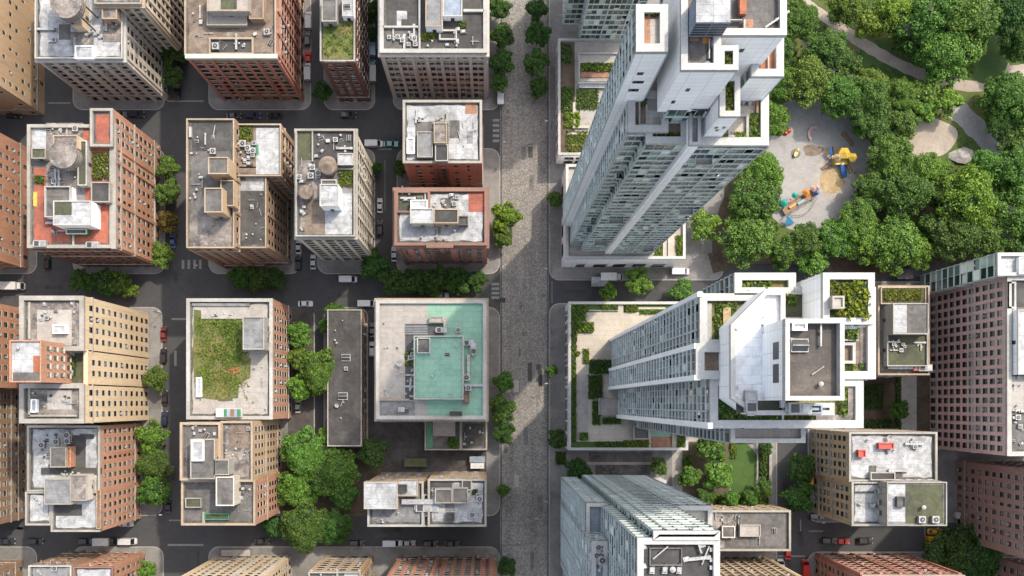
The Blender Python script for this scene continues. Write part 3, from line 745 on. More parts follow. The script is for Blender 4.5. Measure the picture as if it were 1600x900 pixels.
# park ground: paths and the round playground
def path(pts, w, z, mat='park_path', name='park_path'):
    b = MB(); P = [W(*p) for p in pts]
    # smooth
    Q = []
    for k in range(len(P) - 1):
        a, c, d, e = P[max(0, k - 1)], P[k], P[k + 1], P[min(len(P) - 1, k + 2)]
        for t in range(6): t /= 6; Q.append(.5 * ((2 * c) + (d - a) * t + (2 * a - 5 * c + 4 * d - e) * t * t + (3 * c - a - 3 * d + e) * t ** 3))
    Q.append(P[-1]); L = []
    for k, q in enumerate(Q):
        d = (Q[min(len(Q) - 1, k + 1)] - Q[max(0, k - 1)]).normalized(); n = Vector((-d.y, d.x, 0)) * w / 2 * random.uniform(.88, 1.1); L.append((q + n, q - n))
    for (a, b_), (c, d) in zip(L, L[1:]): b.face([(a.x, a.y, z), (b_.x, b_.y, z), (d.x, d.y, z), (c.x, c.y, z)])
    struct(name, b, [mat])
path([(1240, -20), (1262, 8), (1300, 34), (1345, 66), (1395, 96), (1440, 116), (1490, 131), (1530, 134), (1565, 116), (1580, 104)], 3.6, .146)
path([(1545, -20), (1552, 40), (1562, 80), (1570, 112)], 3.2, .150)
path([(1565, 116), (1610, 108), (1700, 100)], 4, .154)
path([(1470, 152), (1500, 176), (1530, 206), (1560, 240), (1600, 280)], 6.4, .158, 'play_surface')
path([(1255, 40), (1275, 70), (1310, 110), (1350, 140)], 6.5, .162, 'yard')
disc('park_plaza', 1452, 215, 42, 32, .166, 'park_path', .05)
path([(1110, 412), (1180, 396), (1300, 402), (1450, 398), (1600, 390)], 7, .170, 'soil')
path([(1120, 412), (1128, 340), (1160, 260)], 3.5, .174, 'soil')
disc('soil_patch', 1390, 330, 26, 20, .176, 'soil', .1); disc('soil_patch', 1450, 335, 22, 16, .176, 'soil', .1); disc('soil_patch', 1340, 420, 60, 14, .178, 'soil', .1)
disc('lawn', 1545, 70, 36, 60, .156, 'lawn_grass', .06); disc('lawn', 1390, 100, 50, 40, .142, 'lawn_grass', .06)
disc('playground', 1268, 256, 92, 106, .180, 'play_surface', .03)
disc('sand_ring', 1304, 276, 33, 36, .184, 'park_path', 0, 48, .94); disc('sand_floor', 1304, 276, 30.8, 33.6, .188, 'pale_paving')
disc('sand_ring', 1276, 262, 24, 26, .192, 'park_path', 0, 48, .93)
disc('sandpit', 1300, 283, 20, 20, .196, 'sand', .02); disc('rubber_mat', 1270, 235, 16, 9, .2, 'brown_gravel', .08); disc('rubber_mat', 1301, 235, 14, 6, .204, 'sand', .06)

# ------------------------------------------------------------------ older buildings, west of the avenue
B = Bld
ST = dict(bw=3.0, ww=1.25, wh=1.95, fh=3.55)
def st(**k): d = dict(ST); d.update(k); return d
def ref(r): return rect(r)
# --- first row
b = B('apartment_building', 'tan brick block with scattered small windows in the far top-left corner', ref((-120, -60, 60, 172)))
b.mass((-190, -140, -25, 118), 36, 'tan_stone', 'grey_gravel', 'stone_coping', st(bw=3.4, ww=1.0, wh=1.3, skip=.5, gf=5), belts=(4.6, 31), trim='tan_stone')
b.clutter((-150, -100, -60, 80), 6); b.finish()

b = B('apartment_building', 'pale stone block with white roof and round rooftop tank at the top left', ref((120, -60, 264, 160)))
b.mass((57, -110, 193, 93), 36, 'pale_stone', 'white_membrane', 'white_coping', st(bw=3.3, ww=1.5, wh=2.1, fh=3.3, pil=2, frame='frame_pale', th=1.4), cornice='white_coping', belts=(5, 28), trim='pale_stone')
b.mass((150, -140, 222, 8), 41, 'cream_stone', 'worn_gravel', 'stone_coping', st(bw=2.6, ww=1.5, wh=2.1, fh=3.3, pil=1, frame='frame_pale'), cornice='tan_coping', trim='pale_stone')
b.z = 36; b.room((79, -30, 112, 12), 9, 'tan_stone', 'worn_gravel', 'tan_coping', door='E', st=st(bw=3, ww=1.1, wh=1.6, fh=3.4, gf=.3))
b.tank(103, 4, 3.9, 3.2, 10.5, 'tank_wood', 'worn_gravel', flat=.06)
b.room((112, 2, 128, 40), 4.5, 'cream_stone', 'worn_gravel', 'tan_coping', door='E')
b.room((160, 12, 183, 30), 4, 'brick_brown', 'worn_gravel', 'tan_coping'); b.room((118, 72, 146, 92), 1.2, 'white_panel', 'white_membrane', door=None)
b.patch((92, 38, 110, 62), 'grey_gravel'); b.patch((160, 30, 192, 66), 'worn_gravel'); b.patch((110, 50, 146, 70), 'worn_gravel', lift=.03); b.wallbar((115, 58, 117, 91), .7)
b.clutter((120, 10, 155, 60), 5); b.clutter((155, 20, 188, 60), 7); b.clutter((62, 45, 90, 80), 2); b.finish()

b = B('apartment_building', 'large red brick block with brown roof and pale green coping along its south edge', ref((354, -60, 476, 160)))
b.mass((290, -130, 432, 88), 38, 'brick_red', 'brown_gravel', 'tan_coping', st(bw=3.0, ww=1.9, wh=1.9, fh=3.3, pil=2, th=3.2), belts=(5, 33.5), trim='brick_red')
b.wallbar((289, 84, 433, 91), 1.25, 'pale_green_coping', name='coping'); b.z = 38
b.room((324, -20, 390, 18), 5, 'grey_render', 'taupe_render', 'tan_coping', door='S'); b.room((324, 18, 386, 40), 1.6, 'taupe_render', 'taupe_render', door=None); b.room((390, -30, 412, 30), 3, 'brick_brown', 'brown_gravel', 'tan_coping', door='W')
b.patch((328, 60, 394, 85), 'dark_tar'); b.rim((326, 58, 396, 85), .8, .5, 'tan_coping'); b.patch((345, -20, 370, 14), 'moss_roof', 43.1)
b.clutter((335, 66, 385, 80), 5); b.clutter((300, 10, 322, 75), 4); b.clutter((395, 40, 425, 75), 3); b.plant((386, 4, 408, 14), .7, tint=(1.5, 1.2, .5)); b.finish()

b = B('apartment_building', 'narrow red brick building with a bright green grass roof', ref((530, -40, 580, 160)))
b.mass((501, -130, 555, 97), 35, 'brick_dark', 'grey_gravel', 'stone_coping', st(bw=2.6, ww=1.2, wh=1.8, fh=3.4, frame='frame_pale'), belts=(4.6,), trim='brick_red')
b.patch((505, 34, 552, 92), 'roof_grass', lift=.25, name='roof_lawn'); b.plant((505, 34, 552, 92), .3, 1500, mat='shrub_leaf', size=.45, tint=(.85, .95, .5), name='roof_grass', wild=.3)
b.room((503, -2, 526, 34), 3.5, 'grey_render', 'grey_gravel', 'stone_coping', door='S'); b.room((535, -8, 553, 26), 3, 'white_panel', 'white_membrane', 'white_coping', door='S'); b.put('skylight', 543, 10, z=38.05)
b.wallbar((506, 93, 540, 96), 1.3, 'stone_coping'); b.finish()

b = B('office_building', 'grey stone office block with dark roof, white parapets and round top windows', ref((616, -60, 761, 155)))
b.mass((594, -130, 761, 84), 38, 'grey_stone', 'dark_tar', 'white_coping', st(bw=4.0, ww=1.2, wh=2.3, fh=4.2, n=2, pil=1, th=4.5, gf=5.5), pw=1.1, cornice='grey_stone', belts=(5.5, 31.5), trim='grey_stone')
b.wallbar((654, -130, 657, 76), 1, 'white_coping'); b.wallbar((598, 40, 655, 43), 1, 'white_coping'); b.patch((620, 17, 627, 40), 'white_membrane'); b.patch((622, 17, 636, 30), 'white_membrane', lift=.03)
b.patch((599, 44, 654, 76), 'grey_gravel'); b.room((665, -30, 691, 42), 4, 'white_panel', 'grey_membrane', 'tan_coping', door='S'); b.room((692, -20, 722, 26), 3, 'white_panel', 'blue_grey_deck', 'white_coping', door='S')
b.wallbar((724, 14, 756, 18), 1, 'white_coping'); b.rim((686, 46, 714, 62), .9, .4); b.patch((688, 48, 711, 60), 'dark_tar', lift=.04); b.clutter((710, 45, 728, 56), 2, ('air_handler', 'crate_stack')); b.plant((655, 52, 680, 64), .8, tint=(1.6, 1.3, .4)); b.plant((716, 34, 730, 44), .6)
b.clutter((606, 48, 650, 72), 9, ('air_conditioner', 'air_conditioner', 'vent', 'duct')); b.clutter((662, 64, 740, 74), 6, ('vent', 'pipe', 'vent', 'crate_stack'))
c = MB(); x0, y0, x1, y1 = rect((594, -130, 761, 84), 38)
for k in range(12):
    x = x0 + (k + .5) * (x1 - x0) / 12; pts = [(x + .75 * math.cos(a), y0 - .02, 35.0 + .75 * math.sin(a)) for a in [i * math.pi / 6 for i in range(12)]]
    q = MB(); q.face(pts, 0); q.build('round_window', ['dark_pane'], b.root)
b.finish()

# --- second row
b = B('apartment_building', 'orange brick block cut off by the left edge, above the junction', ref((-120, 230, 46, 415)))
b.mass((-220, 186, -38, 396), 31, 'brick_orange', 'grey_gravel', 'stone_coping', st(bw=3.1, ww=1.1, wh=1.6, skip=.12), belts=(5, 26)); b.finish()

b = B('apartment_building', 'large orange brick block with red roof terraces and round rooftop tank', ref((131, 232, 248, 417)))
b.mass((45, 196, 178, 388), 36, 'brick_dark', 'red_floor', 'stone_coping', st(bw=3.0, ww=1.15, wh=1.75, fh=3.5, frame='frame_dark'), belts=(5.5, 22, 31.5), trim='brick_orange', show='S', pw=.9)
E = b.mass((143, 171, 178, 230), 37.5, 'brick_orange', 'red_floor', 'stone_coping', st(bw=2.6, ww=1.2, wh=2.0, fh=3.5), belts=(5.5, 22), pw=.7)
x0, y0, x1, y1 = rect((45, 196, 178, 388), 36)
f = MB(); facade(f, (x1 + .3, y0), (x1 + .3, y1), 0, 36, st(bw=2.9, ww=1.15, wh=1.75, fh=3.5, pil=4), True, b.wins); f.build('wall', ['brick_orange', 'dark_pane', 'brick_orange'], b.root)
c = MB()
for z in (5, 21.5, 32): c.box(x1 + .3, y0, z, x1 + .75, y1, z + .5)
c.box(x1 - .4, y0 - .3, 36, x1 + .95, y1 + .3, 37.1); c.build('cornice', ['stone_coping'], b.root)
b.z = 36
b.patch((48, 196, 90, 262), 'grey_gravel'); b.patch((50, 198, 72, 232), 'white_membrane', lift=.04); b.room((50, 232, 72, 248), 2.4, 'stone_coping', 'moss_roof', 'stone_coping', door='S')
b.patch((72, 192, 130, 292), 'worn_gravel', lift=.03); b.tank(98, 241, 3.6, 4, 3, 'tank_wood', 'worn_gravel', flat=.12); b.room((84, 212, 122, 232), 5, 'cream_stone', 'worn_gravel', 'tan_coping', door='S')
b.room((122, 220, 136, 290), 3, 'grey_render', 'moss_roof', 'white_coping', door='E'); b.room((72, 292, 112, 340), 3, 'white_panel', 'grey_gravel', 'white_coping', door='S', rimh=.9)
b.room((84, 314, 142, 352), 6.5, 'white_panel', 'white_membrane', 'white_coping', door=None); b.patch((84, 316, 112, 336), 'moss_roof', 42.5, .06); b.room((143, 285, 172, 316), 3, 'grey_render', 'dark_tar', 'stone_coping', door='S')
b.room((104, 358, 136, 366), 2.2, 'green_paint', 'grey_gravel', 'pale_green_coping', door='S'); b.wallbar((113, 366, 115, 386), .9, 'pale_green_coping'); b.put('air_handler', 66, 382, 0, .9); b.put('air_handler', 148, 384, 0, .9)
b.patch((144, 238, 160, 282), 'moss_roof', lift=.05); b.plant((146, 240, 174, 280), 1.2, 500, tint=(1.1, .9, .5)); b.plant((55, 275, 70, 288), .9, tint=(.8, .9, .7)); b.patch((52, 300, 58, 322), 'yellow_paint', lift=.05)
b.clutter((75, 196, 120, 215), 5); b.clutter((76, 258, 120, 288), 9); b.clutter((80, 345, 100, 365), 4); b.clutter((150, 262, 172, 284), 3); b.finish()

b = B('apartment_building', 'brown brick twin block with stepped dark roofs and stair towers, west of the narrow alley', ref((352, 232, 470, 416)))
b.mass((293, 187, 367, 388), 38, 'brick_brown', 'grey_gravel', 'tan_coping', st(bw=3.0, ww=1.2, wh=1.8, pil=3), belts=(5, 33), trim='brick_brown')
b.patch((296, 336, 362, 384), 'worn_gravel', lift=.03); b.patch((300, 190, 360, 236), 'dark_tar', lift=.025)
b.room((326, 246, 357, 272), 7.5, 'tan_stone', 'grey_gravel', 'tan_coping', door='S'); b.room((320, 294, 348, 332), 8, 'tan_stone', 'grey_gravel', 'tan_coping', door='S'); b.room((345, 282, 366, 322), 4, 'tan_stone', 'dark_tar', 'tan_coping', door='S')
b.clutter((298, 200, 340, 245), 5); b.clutter((298, 262, 320, 330), 5, ('vent', 'pipe', 'vent', 'crate_stack')); b.wallbar((295, 198, 299, 214), .9, 'white_coping'); b.put('pipe', 334, 215, 1.4, 1.2)
b.mass((367, 262, 417, 388), 32.5, 'brick_brown', 'dark_tar', 'tan_coping', st(bw=3.0, ww=1.1, wh=1.7, pil=3), belts=(5,)); b.patch((370, 264, 413, 298), 'white_membrane'); b.patch((372, 264, 384, 282), 'brown_gravel', lift=.05)
b.clutter((374, 304, 410, 375), 6, ('vent', 'vent', 'pipe', 'crate_stack'))
b.mass((367, 195, 440, 276), 33.5, 'brick_brown', 'brown_gravel', 'tan_coping', st(bw=2.8, ww=1.4, wh=1.9, pil=2), belts=(5, 29), zr=33.5); b.patch((400, 200, 437, 272), 'white_membrane'); b.patch((370, 196, 396, 222), 'moss_roof'); b.plant((371, 197, 394, 220), .5, 300, tint=(1.1, 1, .5)); b.clutter((376, 224, 400, 260), 8, ('crate_stack', 'vent', 'air_conditioner')); b.patch((392, 226, 404, 242), 'green_paint', lift=.06); b.finish()

b = B('apartment_building', 'cream stone block with gridded south facade and cluttered half white roof', ref((507, 232, 584, 406)))
b.mass((463, 204, 555, 370), 42, 'pale_stone', 'worn_gravel', 'stone_coping', st(bw=3.0, ww=1.9, wh=1.8, fh=3.4, pil=2, frame='frame_dark'), belts=(5, 37.5), cornice='stone_coping', trim='pale_stone')
b.patch((508, 302, 550, 366), 'white_membrane', lift=.03); b.patch((476, 316, 507, 366), 'brown_gravel', lift=.03); b.patch((488, 205, 552, 262), 'dark_tar', lift=.03); b.patch((466, 207, 487, 250), 'moss_roof', lift=.035)
b.wallbar((487, 203, 489, 252), .9, 'stone_coping'); b.room((500, 288, 529, 322), 6, 'white_panel', 'white_membrane', 'white_coping', door='S'); b.room((502, 281, 526, 292), 2.5, 'grey_render', 'grey_gravel', 'white_coping', door='N'); b.tank(512, 258, 2.3, 2.4, 2, 'tank_wood', 'brown_gravel')
b.tank(478, 300, 1.8, 2.0, 1.2, 'tank_wood', 'brown_gravel'); b.plant((530, 268, 552, 292), .9, 260, tint=(1, .95, .5)); b.wallbar((526, 262, 553, 265), 1, 'stone_coping'); b.room((528, 240, 552, 258), 2.2, 'grey_render', 'white_membrane', door='W')
b.clutter((490, 212, 548, 250), 9); b.clutter((468, 255, 498, 290), 8, ('crate_stack', 'vent', 'pipe', 'air_conditioner')); b.clutter((470, 315, 476, 360), 4, ('vent', 'crate_stack')); b.finish()

b = B('apartment_building', 'red brick building with white roof and fire escape, second from the avenue junction', ref((643, 205, 754, 292)))
Wd = b.mass((630, 158, 753, 256), 29, 'brick_red', 'white_membrane', 'stone_coping', st(bw=3.6, ww=1.1, wh=1.6, skip=.25), belts=(4.6,), pw=.7)
b.fire_escape(691, 5, 28, 'S', Wd, 4.2); b.patch((649, 190, 701, 250), 'grey_gravel', lift=.03); b.room((652, 206, 676, 246), 2, 'stone_coping', 'grey_membrane', 'stone_coping', door=None); b.room((678, 192, 698, 224), 3.2, 'tan_stone', 'worn_gravel', 'tan_coping'); b.patch((702, 188, 718, 216), 'grey_gravel', lift=.03)
b.patch((727, 161, 745, 178), 'terracotta', lift=.04); b.room((636, 216, 648, 240), 1.2, 'white_panel', 'white_membrane', door=None); b.room((680, 226, 700, 252), 2.4, 'grey_render', 'dark_tar', door='E')
b.clutter((650, 182, 700, 200), 5); b.clutter((705, 190, 745, 240), 3, ('vent', 'pipe')); b.wallbar((697, 175, 700, 190), 1, 'stone_coping'); b.finish()

b = B('apartment_building', 'red brick building with white roof and small brick gable, facing the row of dark trees', ref((634, 335, 761, 413)))
Wd = b.mass((617, 296, 761, 384), 34, 'brick_red', 'white_membrane', 'brick_coping', st(bw=3.0, ww=1.3, wh=2.0, fh=3.5, pil=3), belts=(5, 29.5), pw=.8, trim='brick_coping', cornice='brick_coping')
b.fire_escape(694, 6, 30, 'S', Wd, 4); b.room((641, 326, 677, 349), 5, 'pale_stone', 'white_membrane', 'white_coping', door='S'); b.room((678, 327, 716, 349), 4.4, 'tan_stone', 'dark_tar', 'tan_coping', door='S'); b.room((717, 338, 731, 352), 2.5, 'dark_metal', 'dark_tar', door=None)
b.patch((732, 300, 758, 331), 'red_floor', lift=.03); b.patch((621, 299, 670, 331), 'moss_roof', lift=.03); b.wallbar((670, 298, 672, 332), 1, 'brick_coping'); b.room((642, 313, 668, 326), 2, 'white_panel', 'white_membrane', door=None); b.wallbar((666, 380, 708, 387), 2.2, 'brick_coping', name='gable'); b.wallbar((682, 352, 684, 376), .7, 'stone_coping'); b.rim((619, 298, 671, 332), 1.1, .5, 'brick_coping')
b.clutter((625, 302, 665, 312), 3); b.clutter((676, 305, 715, 322), 5, ('air_conditioner', 'vent', 'satellite_dish', 'crate_stack')); b.clutter((650, 356, 740, 374), 3, ('vent',)); b.finish()

# --- third row
b = B('apartment_building', 'tan orange block squeezed against the left edge beside the brick rooftop room', ref((-100, 478, 40, 600)))
b.mass((-210, 466, -42, 604), 40, 'brick_orange', 'grey_gravel', 'tan_coping', st(bw=3.1, ww=1.2, wh=1.9, gf=6), belts=(6, 12), trim='tan_stone'); b.finish()

b = B('apartment_building', 'cream brick block with a wide sunlit facade of square windows and worn grey roof', ref((150, 492, 236, 654)))
b.mass((33, 463, 133, 548), 47, 'cream_stone', 'worn_gravel', 'stone_coping', st(bw=2.9, ww=1.3, wh=1.6, fh=3.9, gf=4), belts=(42.2,), pw=1.2, trim='cream_stone')
b.patch((58, 484, 112, 540), 'pale_paving'); b.wallbar((44, 472, 47, 530), .6, 'stone_coping'); b.room((83, 508, 104, 521), 1.4, 'white_panel', 'white_membrane', door=None); b.clutter((50, 474, 120, 500), 5); b.wallbar((120, 474, 132, 546), .5, 'worn_gravel')
b.mass((33, 548, 124, 600), 43, 'cream_stone', 'moss_roof', 'stone_coping', st(bw=2.9, ww=1.3, wh=1.6, fh=3.9, gf=4), zr=47); b.plant((100, 556, 120, 588), 1.0, 200, tint=(.9, .8, .5)); b.clutter((102, 552, 122, 592), 4)
b.mass((33, 600, 133, 661), 47, 'cream_stone', 'worn_gravel', 'stone_coping', st(bw=2.9, ww=1.3, wh=1.6, fh=3.9, gf=4), belts=(42.2,), pw=1.2, trim='cream_stone')
b.wallbar((44, 600, 47, 650), .6, 'stone_coping'); b.wallbar((44, 648, 120, 651), .6, 'stone_coping'); b.room((49, 624, 58, 644), 1, 'white_panel', 'white_membrane', door=None); b.patch((74, 610, 112, 640), 'pale_paving', lift=.03); b.clutter((52, 608, 118, 645), 5, ('vent', 'pipe', 'crate_stack'))
x0, y0, x1, y1 = rect((33, 546, 133, 602), 47); f = MB(); facade(f, (x1, y0), (x1, y1), 0, 45, st(bw=2.9, ww=1.3, wh=1.6, fh=3.9, gf=4), True, b.wins); f.build('wall', ['cream_stone', 'dark_pane', 'cream_stone'], b.root); c = MB(); c.box(x1 - 1, y0, 45, x1 + .1, y1, 45.6); c.build('parapet', ['cream_stone'], b.root)
b.z = 43; b.room((17, 532, 66, 597), 17, 'brick_orange', 'white_membrane', 'brick_orange', z=43, door=None, rimh=.7, name='brick_tower', st=st(bw=2.2, ww=1.0, wh=1.5, fh=3.6, gf=.6)); b.patch((20, 582, 62, 595), 'grey_gravel', 60, .05); b.patch((52, 556, 64, 582), 'orange_floor', 60, .06); b.put('vent', 30, 544, z=60); b.finish('frame_dark')

b = B('apartment_building', 'low pale block with a wild grass lawn covering its roof', ref((336, 480, 454, 654)))
b.mass((293, 467, 427, 655), 26, 'brick_orange', 'pale_paving', 'white_coping', st(bw=2.6, ww=1.3, wh=1.9, fh=3.3, n=1), belts=(5,), pw=1.0, trim='pale_stone')
q_ = [(wx(x, 26.05), wy(y, 26.05), 26.05) for x, y in ((303, 484), (340, 487), (378, 485), (379, 550), (392, 560), (391, 590), (374, 600), (372, 622), (340, 625), (306, 621), (301, 560))]; k = MB(); k.face(q_); k.build('roof_lawn', ['roof_grass'], b.root)
b.plant((302, 484, 392, 626), .14, 2200, size=.4, tint=(1.5, 1.15, .7), name='roof_grass', wild=1.6); b.plant((306, 490, 382, 622), .25, 2600, size=.42, tint=(1.0, 1.1, .6), name='roof_grass', wild=1.5); b.plant((330, 500, 390, 580), .4, 1500, size=.45, tint=(.8, 1.0, .6), name='roof_grass', wild=1.7); b.room((380, 495, 413, 546), 7, 'grey_render', 'grey_membrane', 'stone_coping', door='E', st=st(bw=3, ww=1.2, wh=1.8, fh=3.4, gf=.4)); b.patch((356, 574, 374, 584), 'orange_floor', lift=.1)
b.room((314, 484, 392, 498), .35, 'stone_coping', 'pale_paving', door=None, rimh=0); b.room((307, 590, 315, 620), .8, 'white_panel', 'white_membrane', door=None); b.clutter((316, 488, 370, 494), 4, ('vent', 'crate_stack')); b.clutter((396, 560, 422, 640), 4, ('vent', 'pipe', 'skylight')); b.wallbar((300, 474, 390, 478), .6, 'grey_membrane')
q = W(360, 645, 26.1); o = thing('painted_container', 'white and teal container painted with colourful shapes on the lawn roof', 'container', q)
k = MB(); k.box(-3.6, -1.2, 0, 3.6, 1.2, 2.0); k.build('body', ['white_paint'], o, (0, 0, 0)); k = MB()
for i, (a, c, m) in enumerate(((-1.4, -.5, 1), (-.5, .5, 0), (.5, 1.6, 2), (1.6, 2.4, 0), (2.4, 3.5, 1))): k.box(a, -1.1, 2.0, c, 1.1, 2.03 + .004 * i, m)
k.build('painted_lid', ['blue_grey_deck', 'green_paint', 'brick_coping'], o, (0, 0, 0)); b.finish('frame_dark')

b = B('apartment_building', 'long single storey shed with plain dark roof in the lane behind the green roof', ref((522, 485, 573, 692)), 'shed')
b.mass((512, 484, 565, 697), 11, 'brick_brown', 'dark_tar', 'grey_render', st(bw=3.4, ww=1.3, wh=1.7), ph=.35, pw=.3, edge=False)
b.put('skylight', 541, 559, 0, 1.5); b.put('skylight', 536, 619, 0, 1.6); b.put('satellite_dish', 527, 633); b.put('pipe', 533, 634, 1.2); b.put('air_conditioner', 541, 576, 0, .6); b.clutter((520, 500, 558, 690), 3, ('vent',)); b.finish()

b = B('office_building', 'square building with mint green roof terraces and pale parapet beside the avenue', ref((600, 480, 760, 653)))
b.mass((588, 469, 760, 655), 22, 'cream_stone', 'pale_paving', 'white_coping', st(bw=3.2, ww=1.4, wh=2.0), pw=1.1, edge=False, cornice='tan_coping')
b.patch((668, 474, 755, 650), 'green_membrane', lift=.02); b.patch((633, 506, 694, 625), 'dark_metal', lift=.03); b.patch((695, 494, 700, 506), 'pale_paving', lift=.03)  # dark patch round the penthouse paints in the shade of a recess
b.room((647, 525, 724, 624), 4.2, 'white_panel', 'green_membrane', 'white_coping', door='W', rimh=.8); b.room((652, 528, 672, 552), 5.3, 'white_panel', 'grey_gravel', 'white_coping', door='S', rimh=.5); b.wallbar((594, 623, 640, 626), .9, 'tan_coping'); b.patch((594, 627, 648, 650), 'grey_membrane', lift=.032); b.wallbar((693, 500, 696, 522), 1, 'white_coping')
for i in range(5): b.wallbar((633, 509 + i * 3, 668, 510.2 + i * 3), .5, 'steel', name='pipe_run')
b.plant((633, 548, 644, 572), .9, 260); b.room((671, 495, 692, 504), 1.4, 'taupe_render', 'pale_paving', door=None); b.put('satellite_dish', 624, 568, 1, 1.3); b.put('air_handler', 690, 516, 0, .8); b.put('air_handler', 740, 545, 1.57, .9); b.put('air_handler', 733, 536, 0, .8); b.put('duct', 732, 575, 1.57, 1.2); b.put('duct', 738, 602, 0, 1.0); b.put('air_conditioner', 729, 590, 0, 1); b.put('air_conditioner', 732, 606, 0, .9); b.put('air_conditioner', 716, 516, 0, .8)
b.room((703, 643, 722, 650), 1.2, 'dark_metal', 'dark_tar', door=None); b.room((724, 612, 733, 630), 1.4, 'brick_dark', 'brown_gravel', door=None); b.put('pipe', 622, 638); b.put('crate_stack', 628, 640, 0, 1.5); b.clutter((600, 480, 630, 620), 5, ('vent',)); b.clutter((634, 530, 645, 620), 12, ('air_conditioner', 'vent', 'duct', 'crate_stack'), sc_=.8); b.put('skylight', 699, 554, 0, .8, 26.2); b.put('vent', 675, 588, 0, 1, 26.2); b.put('vent', 704, 614, 0, 1, 26.2); b.put('satellite_dish', 713, 538, 0, .9, 26.2); b.finish()

b = B('annex_building', 'low dark roofed annex joined under the south side of the mint green roof', ref((665, 655, 760, 702)), 'annex')
b.mass((664, 657, 720, 703), 7, 'brick_dark', 'grey_gravel', 'stone_coping', st(bw=3.4, ww=1.2, wh=1.6, gf=3), ph=.5, pw=.4); b.room((677, 655, 711, 681), 2.0, 'brick_brown', 'taupe_render', 'stone_coping', door='S'); b.plant((700, 683, 717, 701), .6, 200, tint=(.6, .9, .6)); b.patch((666, 660, 676, 700), 'green_paint')
b.mass((720, 657, 761, 703), 6, 'brick_dark', 'dark_tar', 'stone_coping', st(bw=3.4, ww=1.2, wh=1.6, gf=3), ph=.6, pw=.5); b.clutter((725, 665, 755, 695), 4, ('vent', 'pipe', 'crate_stack')); b.finish()

b = B('apartment_building', 'orange brown brick block with split white roofs beside green trees at lower left', ref((140, 660, 214, 806)))
b.mass((45, 665, 158, 768), 31, 'brick_orange', 'white_membrane', 'stone_coping', st(bw=2.5, ww=1.1, wh=1.7, fh=3.4), belts=(5,), pw=.6, trim='tan_stone', zr=31)
b.mass((42, 768, 82, 820), 31, 'brick_orange', 'white_membrane', 'stone_coping', st(bw=2.5, ww=1.1, wh=1.7, fh=3.4), pw=.5); b.mass((82, 768, 158, 830), 31, 'brick_orange', 'white_membrane', 'stone_coping', st(bw=2.5, ww=1.1, wh=1.7, fh=3.4), belts=(5,), pw=.5, trim='tan_stone')
b.room((79, 699, 104, 730), 4, 'tan_stone', 'grey_gravel', 'stone_coping', door='S'); b.patch((104, 680, 134, 740), 'dark_tar'); b.room((70, 748, 112, 788), 5, 'pale_stone', 'grey_membrane', 'stone_coping', door='S'); b.room((110, 742, 136, 782), 5.2, 'pale_stone', 'worn_gravel', 'stone_coping', door='E'); b.room((105, 698, 111, 730), 3, 'brick_orange', 'orange_floor', door=None)
b.patch((86, 788, 128, 806), 'dark_tar', lift=.04); b.wallbar((64, 731, 158, 741), .6, 'dark_tar', name='roof_ridge'); b.room((134, 748, 150, 770), 1.5, 'grey_render', 'grey_membrane', door=None); b.room((151, 765, 158, 826), 1.4, 'brick_brown', 'brown_gravel', door=None)
b.clutter((66, 680, 80, 730), 7); b.clutter((85, 672, 130, 695), 5); b.clutter((90, 735, 130, 745), 4, ('crate_stack', 'vent')); b.clutter((50, 775, 75, 812), 2, ('vent',)); b.finish()

b = B('apartment_building', 'tan block with grey stepped roofs and sunlit striped facade, south of the lawn roof', ref((346, 655, 440, 796)))
b.mass((283, 660, 346, 750), 36, 'tan_stone', 'grey_gravel', 'tan_coping', st(bw=2.4, ww=1.2, wh=1.8, fh=3.4), pw=.7)
b.mass((285, 750, 400, 820), 34, 'brick_orange', 'grey_gravel', 'tan_coping', st(bw=2.4, ww=1.2, wh=1.8, fh=3.4), belts=(5, 20), pw=.6, trim='pale_stone'); b.mass((346, 658, 396, 752), 35, 'tan_stone', 'worn_gravel', 'tan_coping', st(bw=2.4, ww=1.2, wh=1.8, fh=3.4), belts=(5, 20), pw=.6, trim='pale_stone')
b.z = 35; b.room((298, 686, 336, 748), 4, 'tan_stone', 'grey_gravel', 'stone_coping', z=36, door='E'); b.room((300, 688, 318, 720), .9, 'white_panel', 'white_membrane', z=40, door=None); b.room((335, 718, 358, 742), 5, 'grey_render', 'grey_gravel', 'stone_coping', door='S'); b.room((338, 745, 366, 790), 7, 'pale_stone', 'grey_gravel', 'pale_stone', z=34, door='E'); b.room((290, 778, 315, 793), 1.2, 'stone_coping', 'moss_roof', z=34, door=None); b.room((320, 802, 358, 812), .7, 'green_paint', 'moss_roof', z=34, door=None)
b.patch((360, 664, 390, 700), 'brown_gravel', 35, .03); b.clutter((295, 664, 340, 682), 6, z=36); b.clutter((350, 668, 392, 712), 7, z=35); b.clutter((368, 755, 395, 812), 6, z=34); b.wallbar((316, 800, 320, 818), .9, 'stone_coping', 34); b.finish('frame_pale')

b = B('apartment_building', 'dark brown block with banded facade at the left edge above the lower street', ref((-100, 605, 42, 802)))
b.mass((-220, 602, -52, 832), 34, 'brick_brown', 'grey_gravel', 'stone_coping', st(bw=2.9, ww=1.4, wh=1.9), belts=(4.6, 9), trim='tan_stone'); b.finish('frame_pale')

